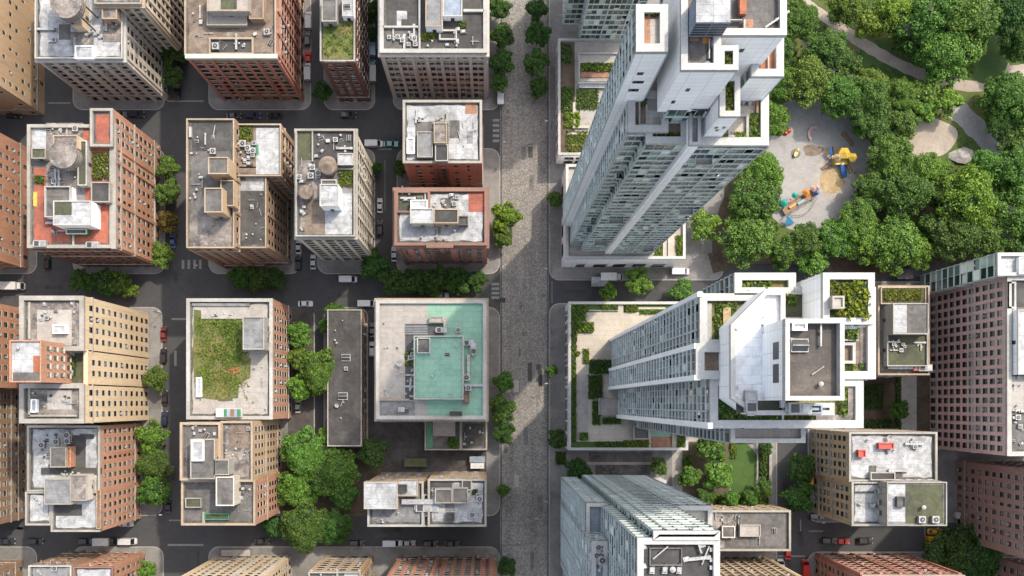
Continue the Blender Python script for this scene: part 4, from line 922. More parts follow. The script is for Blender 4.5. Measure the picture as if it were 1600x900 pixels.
b = B('apartment_building', 'grey building with large white square roof and flat grey wings beside the avenue', ref((600, 742, 760, 804)))
b.mass((575, 752, 662, 822), 28, 'tan_stone', 'grey_membrane', 'white_coping', st(bw=3.2, ww=1.3, wh=1.8), pw=.6); b.room((569, 753, 621, 795), 5, 'tan_stone', 'white_membrane', 'white_coping', door='E', rimh=.3); b.room((622, 749, 653, 775), 3, 'brick_brown', 'white_membrane', 'tan_coping', door='S'); b.room((622, 757, 636, 769), .8, 'dark_metal', 'dark_tar', z=31.1, door=None)
b.mass((662, 772, 692, 822), 27, 'tan_stone', 'grey_membrane', 'white_coping', st(bw=3.2, ww=1.3, wh=1.8), pw=.4); b.put('duct', 655, 783, 0, 2.0, 28); b.put('air_handler', 663, 792, 0, 1.2); b.put('air_handler', 675, 793, 0, 1.1); b.put('air_conditioner', 664, 802, 0, .8); b.put('air_conditioner', 678, 800, 0, .8)
b.mass((669, 748, 760, 822), 28.5, 'tan_stone', 'white_membrane', 'stone_coping', st(bw=3.2, ww=1.3, wh=1.8), pw=.6); b.patch((672, 750, 706, 762), 'dark_tar'); b.room((680, 764, 706, 786), 2.6, 'grey_render', 'grey_gravel', 'stone_coping', door='S'); b.room((707, 762, 731, 786), 2.8, 'grey_render', 'grey_gravel', 'stone_coping', door='S'); b.room((722, 750, 737, 766), 1.2, 'grey_render', 'dark_tar', door=None); b.room((697, 801, 710, 814), 1.3, 'dark_metal', 'dark_tar', door=None)
b.plant((738, 765, 746, 773), .8, 80, tint=(.7, .8, .6)); b.clutter((735, 770, 752, 812), 4, ('vent', 'air_conditioner')); b.clutter((674, 765, 682, 785), 4, ('vent', 'crate_stack')); b.clutter((590, 800, 640, 818), 2, ('vent',)); b.finish()

# --- bottom row
b = B('apartment_building', 'brown brick block with small roof garden in the bottom left corner', ref((-80, 862, 50, 1000)))
b.mass((-200, 900, -38, 1060), 28, 'brick_brown', 'moss_roof', 'tan_coping', st(bw=3, ww=1.2, wh=1.8), belts=(5, 24)); b.plant((-80, 902, -44, 930), 1, 300); b.finish()
b = B('apartment_building', 'brick and grey pair of joined houses with pale roofs along the bottom left street', ref((110, 858, 228, 1000)))
b.mass((47, 883, 113, 1060), 26, 'brick_brown', 'grey_membrane', 'white_coping', st(bw=3, ww=1.3, wh=1.9, pil=2), belts=(5,)); b.mass((117, 885, 178, 1060), 25.5, 'brick_orange', 'white_membrane', 'brick_coping', st(bw=2.8, ww=1.2, wh=1.9, pil=2), belts=(5,)); b.put('pipe', 80, 890, 1.57); b.clutter((55, 886, 110, 898), 3); b.finish()
b = B('apartment_building', 'cream facade with slanting window columns at the bottom edge, left of the tree group', ref((345, 858, 455, 1000)))
b.mass((272, 906, 406, 1080), 41, 'cream_stone', 'grey_gravel', 'stone_coping', st(bw=2.6, ww=1.35, wh=1.9, fh=3.3, pil=3), belts=(5,), trim='pale_stone'); b.finish('frame_dark')
b = B('apartment_building', 'small tan block with dark window bays at the bottom edge below the parked black car', ref((510, 862, 581, 1000)))
b.mass((483, 893, 564, 1060), 28, 'tan_stone', 'grey_gravel', 'stone_coping', st(bw=3.4, ww=1.8, wh=2.0, fh=3.3, pil=2), belts=(5,)); b.patch((538, 894, 562, 920), 'white_membrane'); b.clutter((490, 897, 530, 910), 3); b.finish()
b = B('apartment_building', 'bright red brick facade at the bottom edge beside the avenue with white framed top windows', ref((625, 868, 774, 1000)))
b.mass((600, 908, 775, 1080), 42, 'brick_red', 'grey_gravel', 'white_coping', st(bw=2.8, ww=1.5, wh=2.0, fh=3.4, pil=2, gf=5), belts=(5.4,), trim='brick_orange'); b.finish('frame_pale')
# ------------------------------------------------------------------ glass towers and buildings, east of the avenue
T = Tower
b = T('podium_building', 'low white edged podium with terraced planting beneath the glass tower at the top', ref((873, 60, 990, 243)), 'podium')
b.mass((872, 62, 1000, 243), 10, 'white_panel', 'pale_paving', 'white_coping', st(bw=3.5, ww=2.4, wh=2.2, gf=4.6), edge=False, pw=.7)
b.room((904, 84, 985, 128), 2.5, 'white_panel', 'pale_paving', 'white_coping', door=None, rimh=.8); b.room((905, 98, 985, 125), 3.0, 'white_panel', 'soil', 'white_coping', door=None, rimh=.5); b.plant((908, 99, 960, 112), 1.4, z=13.1, tint=(1.1, 1.2, .6)); b.patch((908, 112, 960, 121), 'terracotta', 13.05, .03)
b.patch((876, 66, 898, 238), 'soil', lift=.03); b.plant((877, 70, 893, 100), .8, tint=(.7, .8, .7)); b.plant((878, 136, 896, 175), 1.0, tint=(.7, .9, .6)); b.plant((882, 176, 906, 200), 1.4, tint=(1.5, 1.6, .6)); b.plant((885, 205, 918, 238), .8, tint=(1.1, 1.0, .6)); b.plant((900, 140, 935, 172), .7, tint=(.8, .9, .7))
b.wallbar((895, 160, 899, 200), .8, 'beige_paving'); b.wallbar((899, 196, 920, 200), .8, 'beige_paving'); b.wallbar((886, 207, 912, 210), .6, 'beige_paving'); b.wallbar((905, 128, 990, 137), 1.2, 'steel', name='glass_canopy'); b.wallbar((885, 225, 915, 228), .5, 'timber'); b.finish()

b = T('glass_tower', 'greenish glass tower cut off by the top edge, standing on the planted podium', ref((880, -60, 985, 60)), 'tower')
b.start(3.6, 1.5, 'tower_glass'); b.shaft((905, -60, 975, 62), 66, 10, zr=10); b.shaft((880, -60, 905, 38), 60, 10, zr=10, ph=1); b.shaft((975, -60, 992, 50), 64, 10, zr=10); b.finish_tower()

b = T('podium_building', 'white podium with dark slot windows at the foot of the tallest white tower', ref((885, 265, 1066, 418)), 'podium')
b.mass((884, 258, 1070, 405), 17, 'white_panel', 'pale_paving', 'tower_coping', st(bw=6.0, ww=3.6, wh=3.0, fh=9, gf=8, th=2), edge=False, pw=.8)
b.plant((1022, 368, 1034, 400), .8, tint=(1.3, 1.3, .6)); b.plant((1056, 368, 1066, 400), 1, tint=(1.2, 1.2, .5)); b.wallbar((1044, 366, 1046, 402), .6, 'white_coping'); b.wallbar((1036, 366, 1038, 402), .6, 'white_coping'); b.patch((1034, 366, 1056, 402), 'beige_paving')
b.finish()

b = T('glass_tower', 'tallest white and green glass tower with blank white crown and stepped roof gardens', ref((880, 311, 1004, 409)), 'tower')
b.start(3.5, 1.6, 'tower_glass', balc=.07)
b.shaft((982, 67, 1158, 212), 131.5, 17, roof='pale_paving', ph=0)
b.shaft((993, 12, 1041, 84), 157, 17, white='S', roof='beige_paving', pw=1.2); b.patch((1000, 24, 1036, 80), 'terracotta'); b.plant((1004, 20, 1036, 26), .8, tint=(1, .8, .5)); b.patch((1016, 30, 1036, 72), 'pale_paving', lift=.04)
b.shaft((981, 145, 1042, 208), 134, 17, roof='pale_paving', pw=1.2); b.patch((992, 150, 1012, 200), 'brown_gravel', 134, .03); b.rim((998, 158, 1012, 196), .6, .3, 'pale_paving', 134); b.plant((1001, 152, 1009, 166), 1.0, z=134, tint=(.6, .8, .6))
b.shaft((1008, 176, 1072, 226), 133, 17, roof='brown_gravel', pw=1.2); b.plant((1016, 208, 1068, 219), .7, z=133, tint=(1, .8, .45))
b.shaft((1086, 118, 1198, 229), 134, 17, roof='beige_paving', pw=1.4); b.plant((1130, 208, 1186, 224), 1.0, z=134, tint=(1.2, 1.2, .6)); b.plant((1172, 178, 1184, 222), .9, z=134, tint=(1.1, 1.2, .6)); b.rim((1138, 178, 1170, 214), .7, .4, 'white_coping', 134); b.plant((1150, 130, 1186, 145), 1, z=134); b.patch((1150, 145, 1178, 165), 'terracotta', 134, .04); b.clutter((1155, 148, 1178, 168), 4, ('crate_stack', 'satellite_dish'), 134, .8); b.wallbar((1182, 125, 1185, 176), .8, 'timber', 134)
b.shaft((1172, -30, 1221, 122), 146, 17, roof='brown_gravel', white='S', pw=1.2); b.patch((1188, 84, 1212, 116), 'orange_floor', 146, .03); b.wallbar((1200, 84, 1202, 116), .6, 'white_coping', 146)
# white crown
zt = 158.5
def white_block(r, z0, z1, roof, pw=1.0):
    x0, y0, x1, y1 = rect(r, z1); k = MB(); k.prism([(x0, y0), (x1, y0), (x1, y1), (x0, y1)], z0, z1, 0, 1); k.build('white_wall', ['white_panel', roof], b.root)
    k = MB(); k.ring(x0, y0, x1, y1, z1, z1 + 1.1, pw, 0, .1); k.build('parapet', ['tower_coping'], b.root); return x0, y0, x1, y1
b.shaft((1044, -40, 1150, 172), 140, 131.5, ph=0, zr=140)
A = white_block((1063, -60, 1122, 112), 139, zt, 'brown_gravel'); C = white_block((1122, -60, 1225, 58), 132, zt - .3, 'grey_gravel'); D = white_block((1122, 76, 1150, 112), 139, zt - .6, 'dry_planting', .8); F_ = white_block((1123, 122, 1153, 184), 132, 146, 'dry_planting', .9)
b.plant((1127, 80, 1146, 108), .7, z=zt - .6, tint=(.9, .9, .5)); b.plant((1126, 126, 1150, 180), .7, z=146, tint=(1.2, 1.0, .45))
white_block((1076, 152, 1092, 228), 17, 136, 'white_membrane', .5); white_block((974, 136, 988, 149), 17, 136, 'white_membrane', .4)
b.z = zt
b.patch((1075, 50, 1118, 108), 'grey_gravel', lift=.03); b.wallbar((1072, 0, 1075, 110), .7, 'white_coping'); b.wallbar((1064, 98, 1090, 100), .7); b.patch((1078, 98, 1100, 110), 'terracotta', lift=.04); b.patch((1098, 53, 1120, 68), 'orange_paint', lift=.05); b.patch((1078, 52, 1092, 64), 'timber', lift=.05); b.wallbar((1090, 30, 1160, 31.5), .7)
for x in (1101, 1128):
    q = W(x, 6, zt + 6); k = MB(); r_ = 1.15
    k.box(q.x - 1.2, q.y - 2.6, zt + .6, q.x + 1.2, q.y + 1.6, zt + 6, 0, 1)
    for i in range(5): k.box(q.x - 1.1, q.y - 2.66, zt + 1.2 + i * .9, q.x + 1.1, q.y - 2.6, zt + 1.7 + i * .9, 2)
    k.build('cooling_tower', ['blue_grey_deck', 'white_membrane', 'dark_metal'], b.root)
b.patch((1165, 30, 1177, 54), 'terracotta', zt - .3, .03); b.wallbar((1162, 30, 1165, 54), .7, 'white_coping'); q = W(1158, 10, zt); k = MB(); k.box(q.x - .5, q.y - 1.6, zt, q.x + .5, q.y + 1.6, zt + 1.2); o = k.build('stack_pipe', ['orange_floor'], b.root)
b.put('satellite_dish', 1103, 104, .5, .8); b.put('pipe', 1107, 92, 1.57); b.put('crate_stack', 1118, 70); b.clutter((1080, 10, 1095, 40), 3, ('vent', 'pipe')); b.put('pipe', 1195, 45, .6, 1.5, zt - .3)
x0, y0, x1, y1 = C
for (u, v) in ((.16, 5), (.26, 5), (.38, 5), (.5, 5), (.2, 9.5), (.32, 9.5)):
    k = MB(); xx = x0 + u * (x1 - x0); k.box(xx - .35, y0 - .05, zt - v - 1.3, xx + .35, y0 - .004, zt - v); k.build('slit_window', ['dark_pane'], b.root)
x0, y0, x1, y1 = A
for (u, v) in ((.5, 7.5), (.3, 13.5)): k = MB(); xx = x0 + u * (x1 - x0); k.box(xx - .3, y0 - .05, zt - v - 1.4, xx + .3, y0 - .004, zt - v); k.build('slit_window', ['dark_pane'], b.root)
x0, y0, x1, y1 = rect((993, 12, 1041, 84), 157)
for (u, v) in ((.45, 8), (.42, 12), (.6, 12), (.4, 16), (.55, 16)): k = MB(); xx = x0 + u * (x1 - x0); k.box(xx - .5, y0 - .05, 157 - v - 1.2, xx + .5, y0 - .004, 157 - v); k.build('slit_window', ['dark_pane'], b.root)
x0, y0, x1, y1 = F_
for (u, v) in ((.3, 5), (.45, 6.5), (.7, 5)): k = MB(); xx = x0 + u * (x1 - x0); k.box(xx - .25, y0 - .05, 146 - v - 1, xx + .25, y0 - .004, 146 - v); k.build('slit_window', ['dark_pane'], b.root)
b.finish_tower()

# lower tower with the stepped white roof
b = T('podium_building', 'wide podium roof garden with hedges and beige paving under the stepped white roofed tower', ref((884, 478, 1060, 699)), 'podium')
b.mass((888, 472, 1074, 703), 12, 'white_panel', 'beige_paving', 'tower_coping', st(bw=3.4, ww=2.6, wh=2.6, fh=4.5, gf=5), edge=False, pw=.8)
b.patch((891, 475, 1070, 488), 'lawn_grass'); b.patch((891, 475, 900, 700), 'soil', lift=.03); b.patch((895, 690, 1016, 700), 'lawn_grass', lift=.035); b.patch((920, 484, 968, 486), 'pale_paving', lift=.04); b.patch((966, 474, 974, 494), 'beige_paving', lift=.05); b.patch((998, 480, 1040, 483), 'beige_paving', lift=.05); b.patch((901, 585, 919, 690), 'pale_paving', lift=.03)
b.room((936, 622, 970, 648), 2.2, 'white_panel', 'pale_paving', 'stone_coping', door='S'); b.patch((1017, 668, 1052, 700), 'terracotta', lift=.04); b.patch((1017, 664, 1050, 682), 'green_membrane', lift=.06); b.room((990, 662, 1014, 686), 2, 'grey_render', 'grey_gravel', 'beige_paving', door='S'); b.wallbar((1014, 662, 1017, 700), .8, 'beige_paving'); b.wallbar((1050, 665, 1052, 702), .6, 'stone_coping')
b.wallbar((896, 494, 921, 495), .4, 'pale_paving')
b.finish()
def hedge(r, h, label, tint=(1, 1, 1), z=12, size=.42):
    x0, y0, x1, y1 = rect(r, z); q = ((x0 + x1) / 2, (y0 + y1) / 2, z)
    o = link('hedge', leaf_box(x0, y0, x1, y1, z + .03, h, size, int(r[0] + r[1]), 'shrub_leaf', q), None, q); o.color = (*tint, 1); tag(o, label, 'hedge', 'hedges on the tower podium')
hedge((891, 476, 916, 502), 1.3, 'bushy hedge filling the north west corner of the beige podium garden', (.9, 1.1, .6)); hedge((900, 503, 928, 520), 1.5, 'bright rounded hedge jutting onto the beige paving below the corner hedge', (1.3, 1.4, .6))
hedge((891, 503, 901, 548), 1.2, 'upper stretch of the narrow hedge along the west parapet of the podium', (.7, .8, .6)); hedge((891, 549, 906, 556), 1.0, 'short hedge tuft halfway down the west parapet of the podium', (1.1, 1.2, .6)); hedge((891, 558, 900, 640), 1.1, 'long lower hedge along the west parapet of the podium', (.8, .9, .6)); hedge((891, 641, 900, 690), 1.1, 'southernmost hedge along the west parapet, above the podium lawn corner', (.8, .9, .6))
hedge((911, 545, 920, 568), 1.2, 'small upright yellow green hedge alone on the beige paving', (1.3, 1.25, .6)); hedge((920, 562, 955, 584), 1.6, 'dark broad hedge against the foot of the tower, topmost of its chain', (.55, .75, .55)); hedge((919, 586, 941, 624), 1.5, 'dark middle hedge of the chain by the west foot of the tower', (.6, .75, .55)); hedge((925, 626, 938, 664), 1.3, 'dark narrow hedge left of the small terrace by the tower', (.6, .8, .55)); hedge((941, 652, 970, 663), 1.2, 'low dark hedge below the small terrace by the tower', (.6, .8, .55))
hedge((905, 676, 918, 688), 1.5, 'round clipped bush alone in the south west corner of the podium paving', (1.0, 1.2, .6)); hedge((930, 690, 972, 699), .9, 'long dark hedge along the south parapet of the podium', (.8, .9, .6)); hedge((974, 688, 1015, 699), 1.1, 'lighter yellow hedge along the south parapet beside the terracotta patio', (1.2, 1.2, .55)); hedge((1058, 668, 1070, 699), 1.2, 'hedge in the south east corner of the podium beside the patio', (1.1, 1.2, .6))
hedge((936, 476, 965, 484), .9, 'trimmed hedge strip along the north parapet of the podium', (1, 1.1, .6)); hedge((976, 476, 996, 488), 1.0, 'hedge strip between the two small paths at the north edge of the podium', (1.1, 1, .55)); hedge((1000, 485, 1040, 491), .8, 'thin hedge row nearest the glass wall on the north of the podium', (1, 1.1, .6))

b = T('glass_tower', 'blue glass tower with stepped white roof terraces and brown square penthouse', ref((947, 517, 1090, 651)), 'tower')
b.start(3.5, 1.5, 'tower_glass_blue', bandh=.5)
zr = 132
b.shaft((1092, 460, 1245, 542), zr, 12, roof='dry_planting', pw=1.3); b.shaft((1146, 428, 1240, 461), zr, 12, roof='dry_planting', pw=1.3)
b.shaft((1086, 538, 1140, 592), zr + .4, 12, roof='grey_gravel', pw=1.5); b.shaft((1108, 592, 1345, 668), zr - .3, 12, roof='dry_planting', pw=1.4); b.shaft((1240, 450, 1364, 592), zr + .2, 12, roof='brown_gravel', pw=1.4)
b.shaft((1140, 660, 1255, 691), 126, 12, roof='pale_paving', pw=.8); b.shaft((1283, 428, 1362, 507), 143, 12, roof='dry_planting', pw=1.1, white='W')
b.z = zr
b.plant((1116, 474, 1150, 534), .9, tint=(1.0, 1.1, .6)); b.plant((1150, 440, 1205, 470), 1.0, tint=(1.1, 1.2, .6)); b.plant((1098, 470, 1102, 532), .6, tint=(1.1, 1.1, .6)); b.wallbar((1104, 474, 1112, 532), .3, 'white_coping'); b.patch((1130, 480, 1142, 524), 'sand', lift=.9)
b.plant((1088, 540, 1134, 548), .8, z=zr + .4); b.plant((1090, 580, 1134, 588), .8, z=zr + .4, tint=(1.2, 1, .5)); b.patch((1092, 548, 1136, 580), 'brown_gravel', zr + .4, .03)
b.plant((1120, 597, 1146, 662), .8, z=zr - .3, tint=(.8, 1.1, .6)); b.plant((1146, 640, 1220, 662), .7, z=zr - .3, tint=(.8, 1.0, .6)); b.plant((1226, 645, 1270, 662), .5, z=zr - .3, tint=(1, .8, .5)); b.wallbar((1222, 635, 1225, 664), .8, 'white_coping', zr - .3); b.wallbar((1118, 595, 1120, 664), .5, 'white_coping', zr - .3)
b.plant((1290, 436, 1320, 502), .9, z=143, tint=(1.2, 1.0, .5)); b.plant((1318, 440, 1356, 502), 1.6, z=143, tint=(1.5, 1.35, .5)); b.room((1300, 463, 1318, 482), 2.4, 'stone_coping', 'pale_paving', 'stone_coping', z=143, door=None)
b.room((1224, 458, 1258, 498), 1.5, 'stone_coping', 'moss_roof', 'white_coping', door=None); b.plant((1226, 460, 1244, 478), .8, z=zr + 1.5, tint=(.9, 1.1, .6)); b.wallbar((1260, 440, 1266, 500), .7, 'stone_coping'); b.room((1312, 512, 1340, 532), .8, 'white_panel', 'soil', 'white_coping', door=None); b.plant((1320, 513, 1340, 531), .9, z=zr + .8, tint=(1.1, 1.2, .6)); b.rim((1314, 535, 1337, 568), 1.2, .5, 'white_coping'); b.patch((1316, 537, 1335, 566), 'brown_gravel', lift=.05); b.plant((1318, 570, 1336, 586), .9, tint=(1.2, 1.1, .5)); b.plant((1310, 588, 1322, 650), .8, tint=(1.1, 1.1, .55)); b.plant((1342, 568, 1350, 586), .7, tint=(.6, .9, .6)); b.wallbar((1344, 505, 1356, 588), .3, 'worn_gravel'); b.wallbar((1325, 590, 1338, 655), .25, 'worn_gravel'); b.wallbar((1275, 648, 1330, 660), .3, 'worn_gravel')
for r_ in ((1083, 537, 1092, 545), (1083, 586, 1092, 594), (1104, 660, 1112, 670), (1088, 457, 1096, 464)):
    x0, y0, x1, y1 = rect(r_, zr + .4); k = MB(); k.box(x0, y0, 12, x1, y1, zr + 1.4); k.build('white_pier', ['white_panel'], b.root)
# chamfered white upper block
zb = 140; pts = [(1193, 455), (1222, 455), (1222, 668 - 18), (1312, 650), (1312, 648), (1178, 648), (1140, 622), (1140, 508)]
pts = [(1193, 455), (1224, 455), (1224, 630), (1300, 630), (1300, 648), (1178, 648), (1140, 622), (1140, 508)]
pw_ = [(wx(x, zb), wy(y, zb)) for x, y in pts]
k = MB(); k.prism(pw_, zr - 1, zb, 0, 1); k.build('white_wall', ['white_panel', 'white_deck'], b.root)
k = MB(); k.polyring(offset_poly(pw_, .06), zb, zb + 1.0, .8); k.build('parapet', ['tower_coping'], b.root)
b.z = zb; b.patch((1150, 626, 1222, 645), 'dark_tar', lift=.03); b.patch((1176, 628, 1220, 644), 'moss_roof', lift=.05); b.put('air_handler', 1170, 628, 1.57); b.put('vent', 1148, 606); b.put('vent', 1200, 534); b.put('vent', 1148, 515); b.put('pipe', 1192, 520, 1.57); b.room((1262, 632, 1284, 646), 1, 'blue_grey_deck', 'blue_grey_deck', door=None); b.put('air_handler', 1245, 638)
x0, y0, x1, y1 = rect((1223, 500, 1313, 625), 151)
k = MB(); k.prism([(x0, y0), (x1, y0), (x1, y1), (x0, y1)], zr, 151, 0, 1); o = k.build('penthouse', ['white_panel', 'penthouse_tar'], b.root); k = MB(); k.ring(x0, y0, x1, y1, 151, 152.6, .7, 0, .08); k.build('parapet', ['tower_coping'], b.root)
for (a, c) in ((.74, .52), (.46, .22)):
    k = MB(); k.box(x0 - .06, y0 + (y1 - y0) * c, 146, x0 - .004, y0 + (y1 - y0) * a, 149); k.build('louvre', ['dark_metal'], b.root)
b.z = 151; b.room((1238, 504, 1260, 516), 1.3, 'white_panel', 'white_membrane', door=None); b.put('skylight', 1248, 540, 0, 1.5); b.put('vent', 1280, 600); b.put('pipe', 1268, 585, .6, .8); b.put('pipe', 1280, 540, 1.57, 1.5); b.patch((1230, 528, 1240, 536), 'white_membrane', lift=.03); b.finish_tower()

# tower at the bottom
b = T('glass_tower', 'green glass tower with dark square roof dotted with white vents at the bottom edge', ref((871, 740, 1001, 860)), 'tower')
b.start(3.5, 2.1, 'tower_glass', band='tower_mullion', mull='tower_band_dark', balc=.04, bandh=.42)
b.shaft((995, 840, 1122, 990), 135, 9, roof='dark_tar', pw=1.1); b.shaft((1020, 829, 1122, 842), 135.3, 9, roof='dark_tar', pw=1.0); b.shaft((1012, 790, 1111, 845), 94, 9, roof='pale_paving', pw=1.0, cop='tower_coping')
b.shaft((916, 786, 948, 843), 84, 9, roof='blue_grey_deck', pw=.8); b.shaft((924, 845, 948, 990), 96, 9, roof='blue_grey_deck', pw=1.0); b.shaft((948, 800, 1012, 900), 74, 9, roof='grey_gravel', ph=.4)
b.shaft((883, 750, 1040, 960), 10, 0, zr=10, roof='pale_paving', white='N', ph=.8)
b.z = 84; b.wallbar((944.5, 790, 947.5, 842), 1.6, 'blue_paint', name='blue_screen'); b.wallbar((934, 790, 935, 841), .2, 'steel', name='rail'); b.z = 96; b.clutter((930, 850, 944, 885), 9, ('air_conditioner', 'crate_stack', 'duct')); b.put('vent', 936, 890); b.z = 135
for x in (1044, 1060, 1076, 1095, 1111): b.put('roof_cowl', x, 841, 0, .9)
for y in (858, 874, 886): b.put('roof_cowl', 1112, y, 0, .7)
for x, y in ((1004, 854), (1004, 884), (1096, 851), (1071, 873)): b.put('roof_cowl', x, y, .3, .8)
for x in (1018, 1038, 1060): b.put('crate_stack', x, 890, 1.5, .9)
b.rim((1015, 856, 1066, 884), .5, .2, 'grey_gravel'); b.put('pipe', 1020, 872, .7, 1.2); b.put('pipe', 1094, 862, 1.9, 1.6); b.put('pipe', 1096, 880, 1.2, 1.2); b.put('duct', 1086, 872, .1, .8); b.put('vent', 1049, 888, 0, 1.4); b.finish_tower()

b = B('apartment_building', 'low dark flat roof with beige debris patches, right beside the bottom glass tower', ref((1096, 790, 1205, 850)))
b.mass((1104, 797, 1234, 860), 17, 'tan_stone', 'grey_gravel', 'stone_coping', st(bw=3.2, ww=1.3, wh=1.9), pw=.6); b.patch((1114, 800, 1146, 822), 'worn_gravel'); b.patch((1118, 815, 1150, 840), 'worn_gravel', lift=.03); b.patch((1114, 842, 1132, 856), 'worn_gravel', lift=.03); b.room((1128, 822, 1148, 840), 1.6, 'stone_coping', 'grey_gravel', 'pale_stone', door='S'); b.room((1156, 820, 1188, 838), 1.8, 'stone_coping', 'pale_paving', 'stone_coping', door='S'); b.put('skylight', 1209, 829, 1.57, .9); b.put('pipe', 1186, 850, 1.57); b.clutter((1115, 804, 1155, 850), 8, ('crate_stack', 'vent', 'pipe')); b.finish()
b = B('apartment_building', 'tan block with slanting window grid at the bottom edge below the low dark roof', ref((1122, 868, 1200, 1000)))
b.mass((1130, 905, 1262, 1080), 37, 'cream_stone', 'grey_gravel', 'tan_coping', st(bw=2.8, ww=1.5, wh=2.0, fh=3.3, pil=1), belts=(5,), trim='tan_stone'); b.finish('frame_pale')
b = B('apartment_building', 'long red brick block at the bottom edge with dark window rows and west facade', ref((1276, 864, 1405, 1000)))
b.mass((1345, 898, 1505, 1080), 37, 'brick_red', 'grey_gravel', 'stone_coping', st(bw=2.7, ww=1.3, wh=1.8, fh=3.4, pil=2), belts=(5,), trim='brick_red'); b.finish('frame_pale')
b = B('apartment_building', 'muted pink block in the bottom right corner beyond the dark tree pair', ref((1548, 866, 1700, 1000)))
b.mass((1660, 902, 1800, 1080), 39, 'brick_purple', 'grey_gravel', 'stone_coping', st(bw=3.2, ww=1.3, wh=1.9), belts=(5,)); b.finish()

b = B('apartment_building', 'beige block with white flat roof, red roof units and grey roofed wing', ref((1265, 672, 1390, 800)))
b.mass((1325, 675, 1462, 752), 31, 'tan_stone', 'white_membrane', 'stone_coping', st(bw=2.5, ww=1.3, wh=2.0, fh=3.5), belts=(5, 17), pw=.6); b.mass((1329, 752, 1388, 821), 31, 'tan_stone', 'white_membrane', 'stone_coping', st(bw=2.5, ww=1.3, wh=2.0, fh=3.5), belts=(5, 17), pw=.6); b.mass((1388, 752, 1450, 800), 30, 'tan_stone', 'white_membrane', 'stone_coping', pw=.3)
b.z = 31; b.room((1385, 753, 1478, 821), 6, 'grey_render', 'grey_membrane', 'stone_coping', door='W', rimh=.6, st=st(bw=3, ww=1.2, wh=1.6, gf=.6)); b.patch((1415, 757, 1474, 818), 'moss_roof', 37, .03); b.patch((1388, 757, 1414, 815), 'white_membrane', 37, .04); b.room((1401, 776, 1414, 792), 1, 'dark_metal', 'grey_gravel', z=37, door=None); b.put('vent', 1440, 792, 0, 1.6, 37); b.put('air_conditioner', 1438, 811, 0, 1, 37); b.put('air_conditioner', 1459, 811, 0, 1, 37)
for r in ((1373, 692, 1396, 701), (1341, 703, 1352, 714)): b.room(r, 1.5, 'red_paint', 'red_paint', door=None, name='red_roof_unit')
b.clutter((1412, 690, 1430, 700), 3); b.clutter((1380, 702, 1396, 708), 2); b.put('vent', 1355, 687); b.put('satellite_dish', 1387, 683, 0, 1.2); b.put('vent', 1425, 686); b.patch((1358, 737, 1410, 758), 'grey_gravel', lift=.03); b.room((1360, 738, 1398, 750), 1.6, 'grey_render', 'dark_tar', door=None); b.put('duct', 1400, 735); b.put('crate_stack', 1362, 790); b.clutter((1340, 765, 1375, 810), 3, ('vent',)); b.wallbar((1332, 768, 1374, 770), .6, 'dark_tar', name='roof_ridge'); b.finish()

b = B('apartment_building', 'brown low block with grey box penthouse between the white tower and pink facade', ref((1325, 465, 1402, 588)))
b.mass((1370, 447, 1450, 586), 23, 'brick_brown', 'brown_gravel', 'tan_coping', st(bw=3, ww=1.3, wh=1.9), pw=.5); b.room((1376, 449, 1446, 475), 1.8, 'brick_brown', 'moss_roof', 'tan_coping', door=None); b.plant((1380, 452, 1440, 470), .7, z=24.8, tint=(1.3, 1.0, .4)); b.room((1395, 474, 1450, 522), 7, 'taupe_render', 'grey_gravel', 'stone_coping', door='W'); b.patch((1396, 476, 1417, 520), 'white_membrane', 30, .04); b.room((1385, 522, 1448, 572), 2.5, 'grey_render', 'moss_roof', 'stone_coping', door='W', rimh=.7); b.clutter((1392, 532, 1415, 550), 8, ('air_conditioner', 'duct', 'satellite_dish'), 25.5, .7); b.clutter((1432, 528, 1440, 552), 3, z=25.5, sc_=.7); b.put('duct', 1405, 574, 0, 1.6); b.room((1427, 570, 1434, 579), 1.4, 'red_paint', 'red_paint', door=None, name='red_roof_unit'); b.put('air_handler', 1442, 575, 0, 1); b.finish()

b = B('apartment_building', 'pink brick block with tall west facade of dark windows at the right edge', ref((1452, 462, 1620, 700)))
b.mass((1571, 432, 1760, 712), 44, 'brick_pink', 'grey_gravel', 'white_coping', st(bw=2.6, ww=1.42, wh=2.2, fh=3.7, gf=4.6, even=1, frame='frame_pale'), belts=(4.8, 26), pw=1.2); b.patch((1578, 440, 1588, 560), 'white_membrane'); b.room((1590, 484, 1640, 585), 3, 'white_panel', 'white_membrane', 'white_coping', door='W'); b.patch((1588, 440, 1640, 480), 'dark_tar', lift=.03); b.rim((1574, 440, 1588, 482), 1, .5, 'white_coping'); b.clutter((1580, 590, 1600, 705), 10); b.patch((1578, 588, 1600, 640), 'pale_paving', lift=.04); b.finish()
b = T('glass_building', 'green glass fronted block with pale roof joined to the north of the pink building', ref((1440, 435, 1620, 462)))
b.start(3.7, 2.6, 'tower_glass'); b.shaft((1556, 396, 1760, 431), 45, 0, roof='pale_paving', pw=.9); b.patch((1560, 400, 1586, 428), 'white_membrane'); b.room((1592, 402, 1630, 428), 1.5, 'white_panel', 'white_membrane', door=None); b.finish_tower()
b = B('apartment_building', 'dark purple brown block in shade with long west window rows, below the pink building', ref((1494, 718, 1620, 840)))
b.mass((1640, 737, 1780, 884), 50, 'brick_purple', 'grey_gravel', 'stone_coping', st(bw=2.7, ww=1.2, wh=1.9, fh=3.8), belts=(5,)); b.finish()
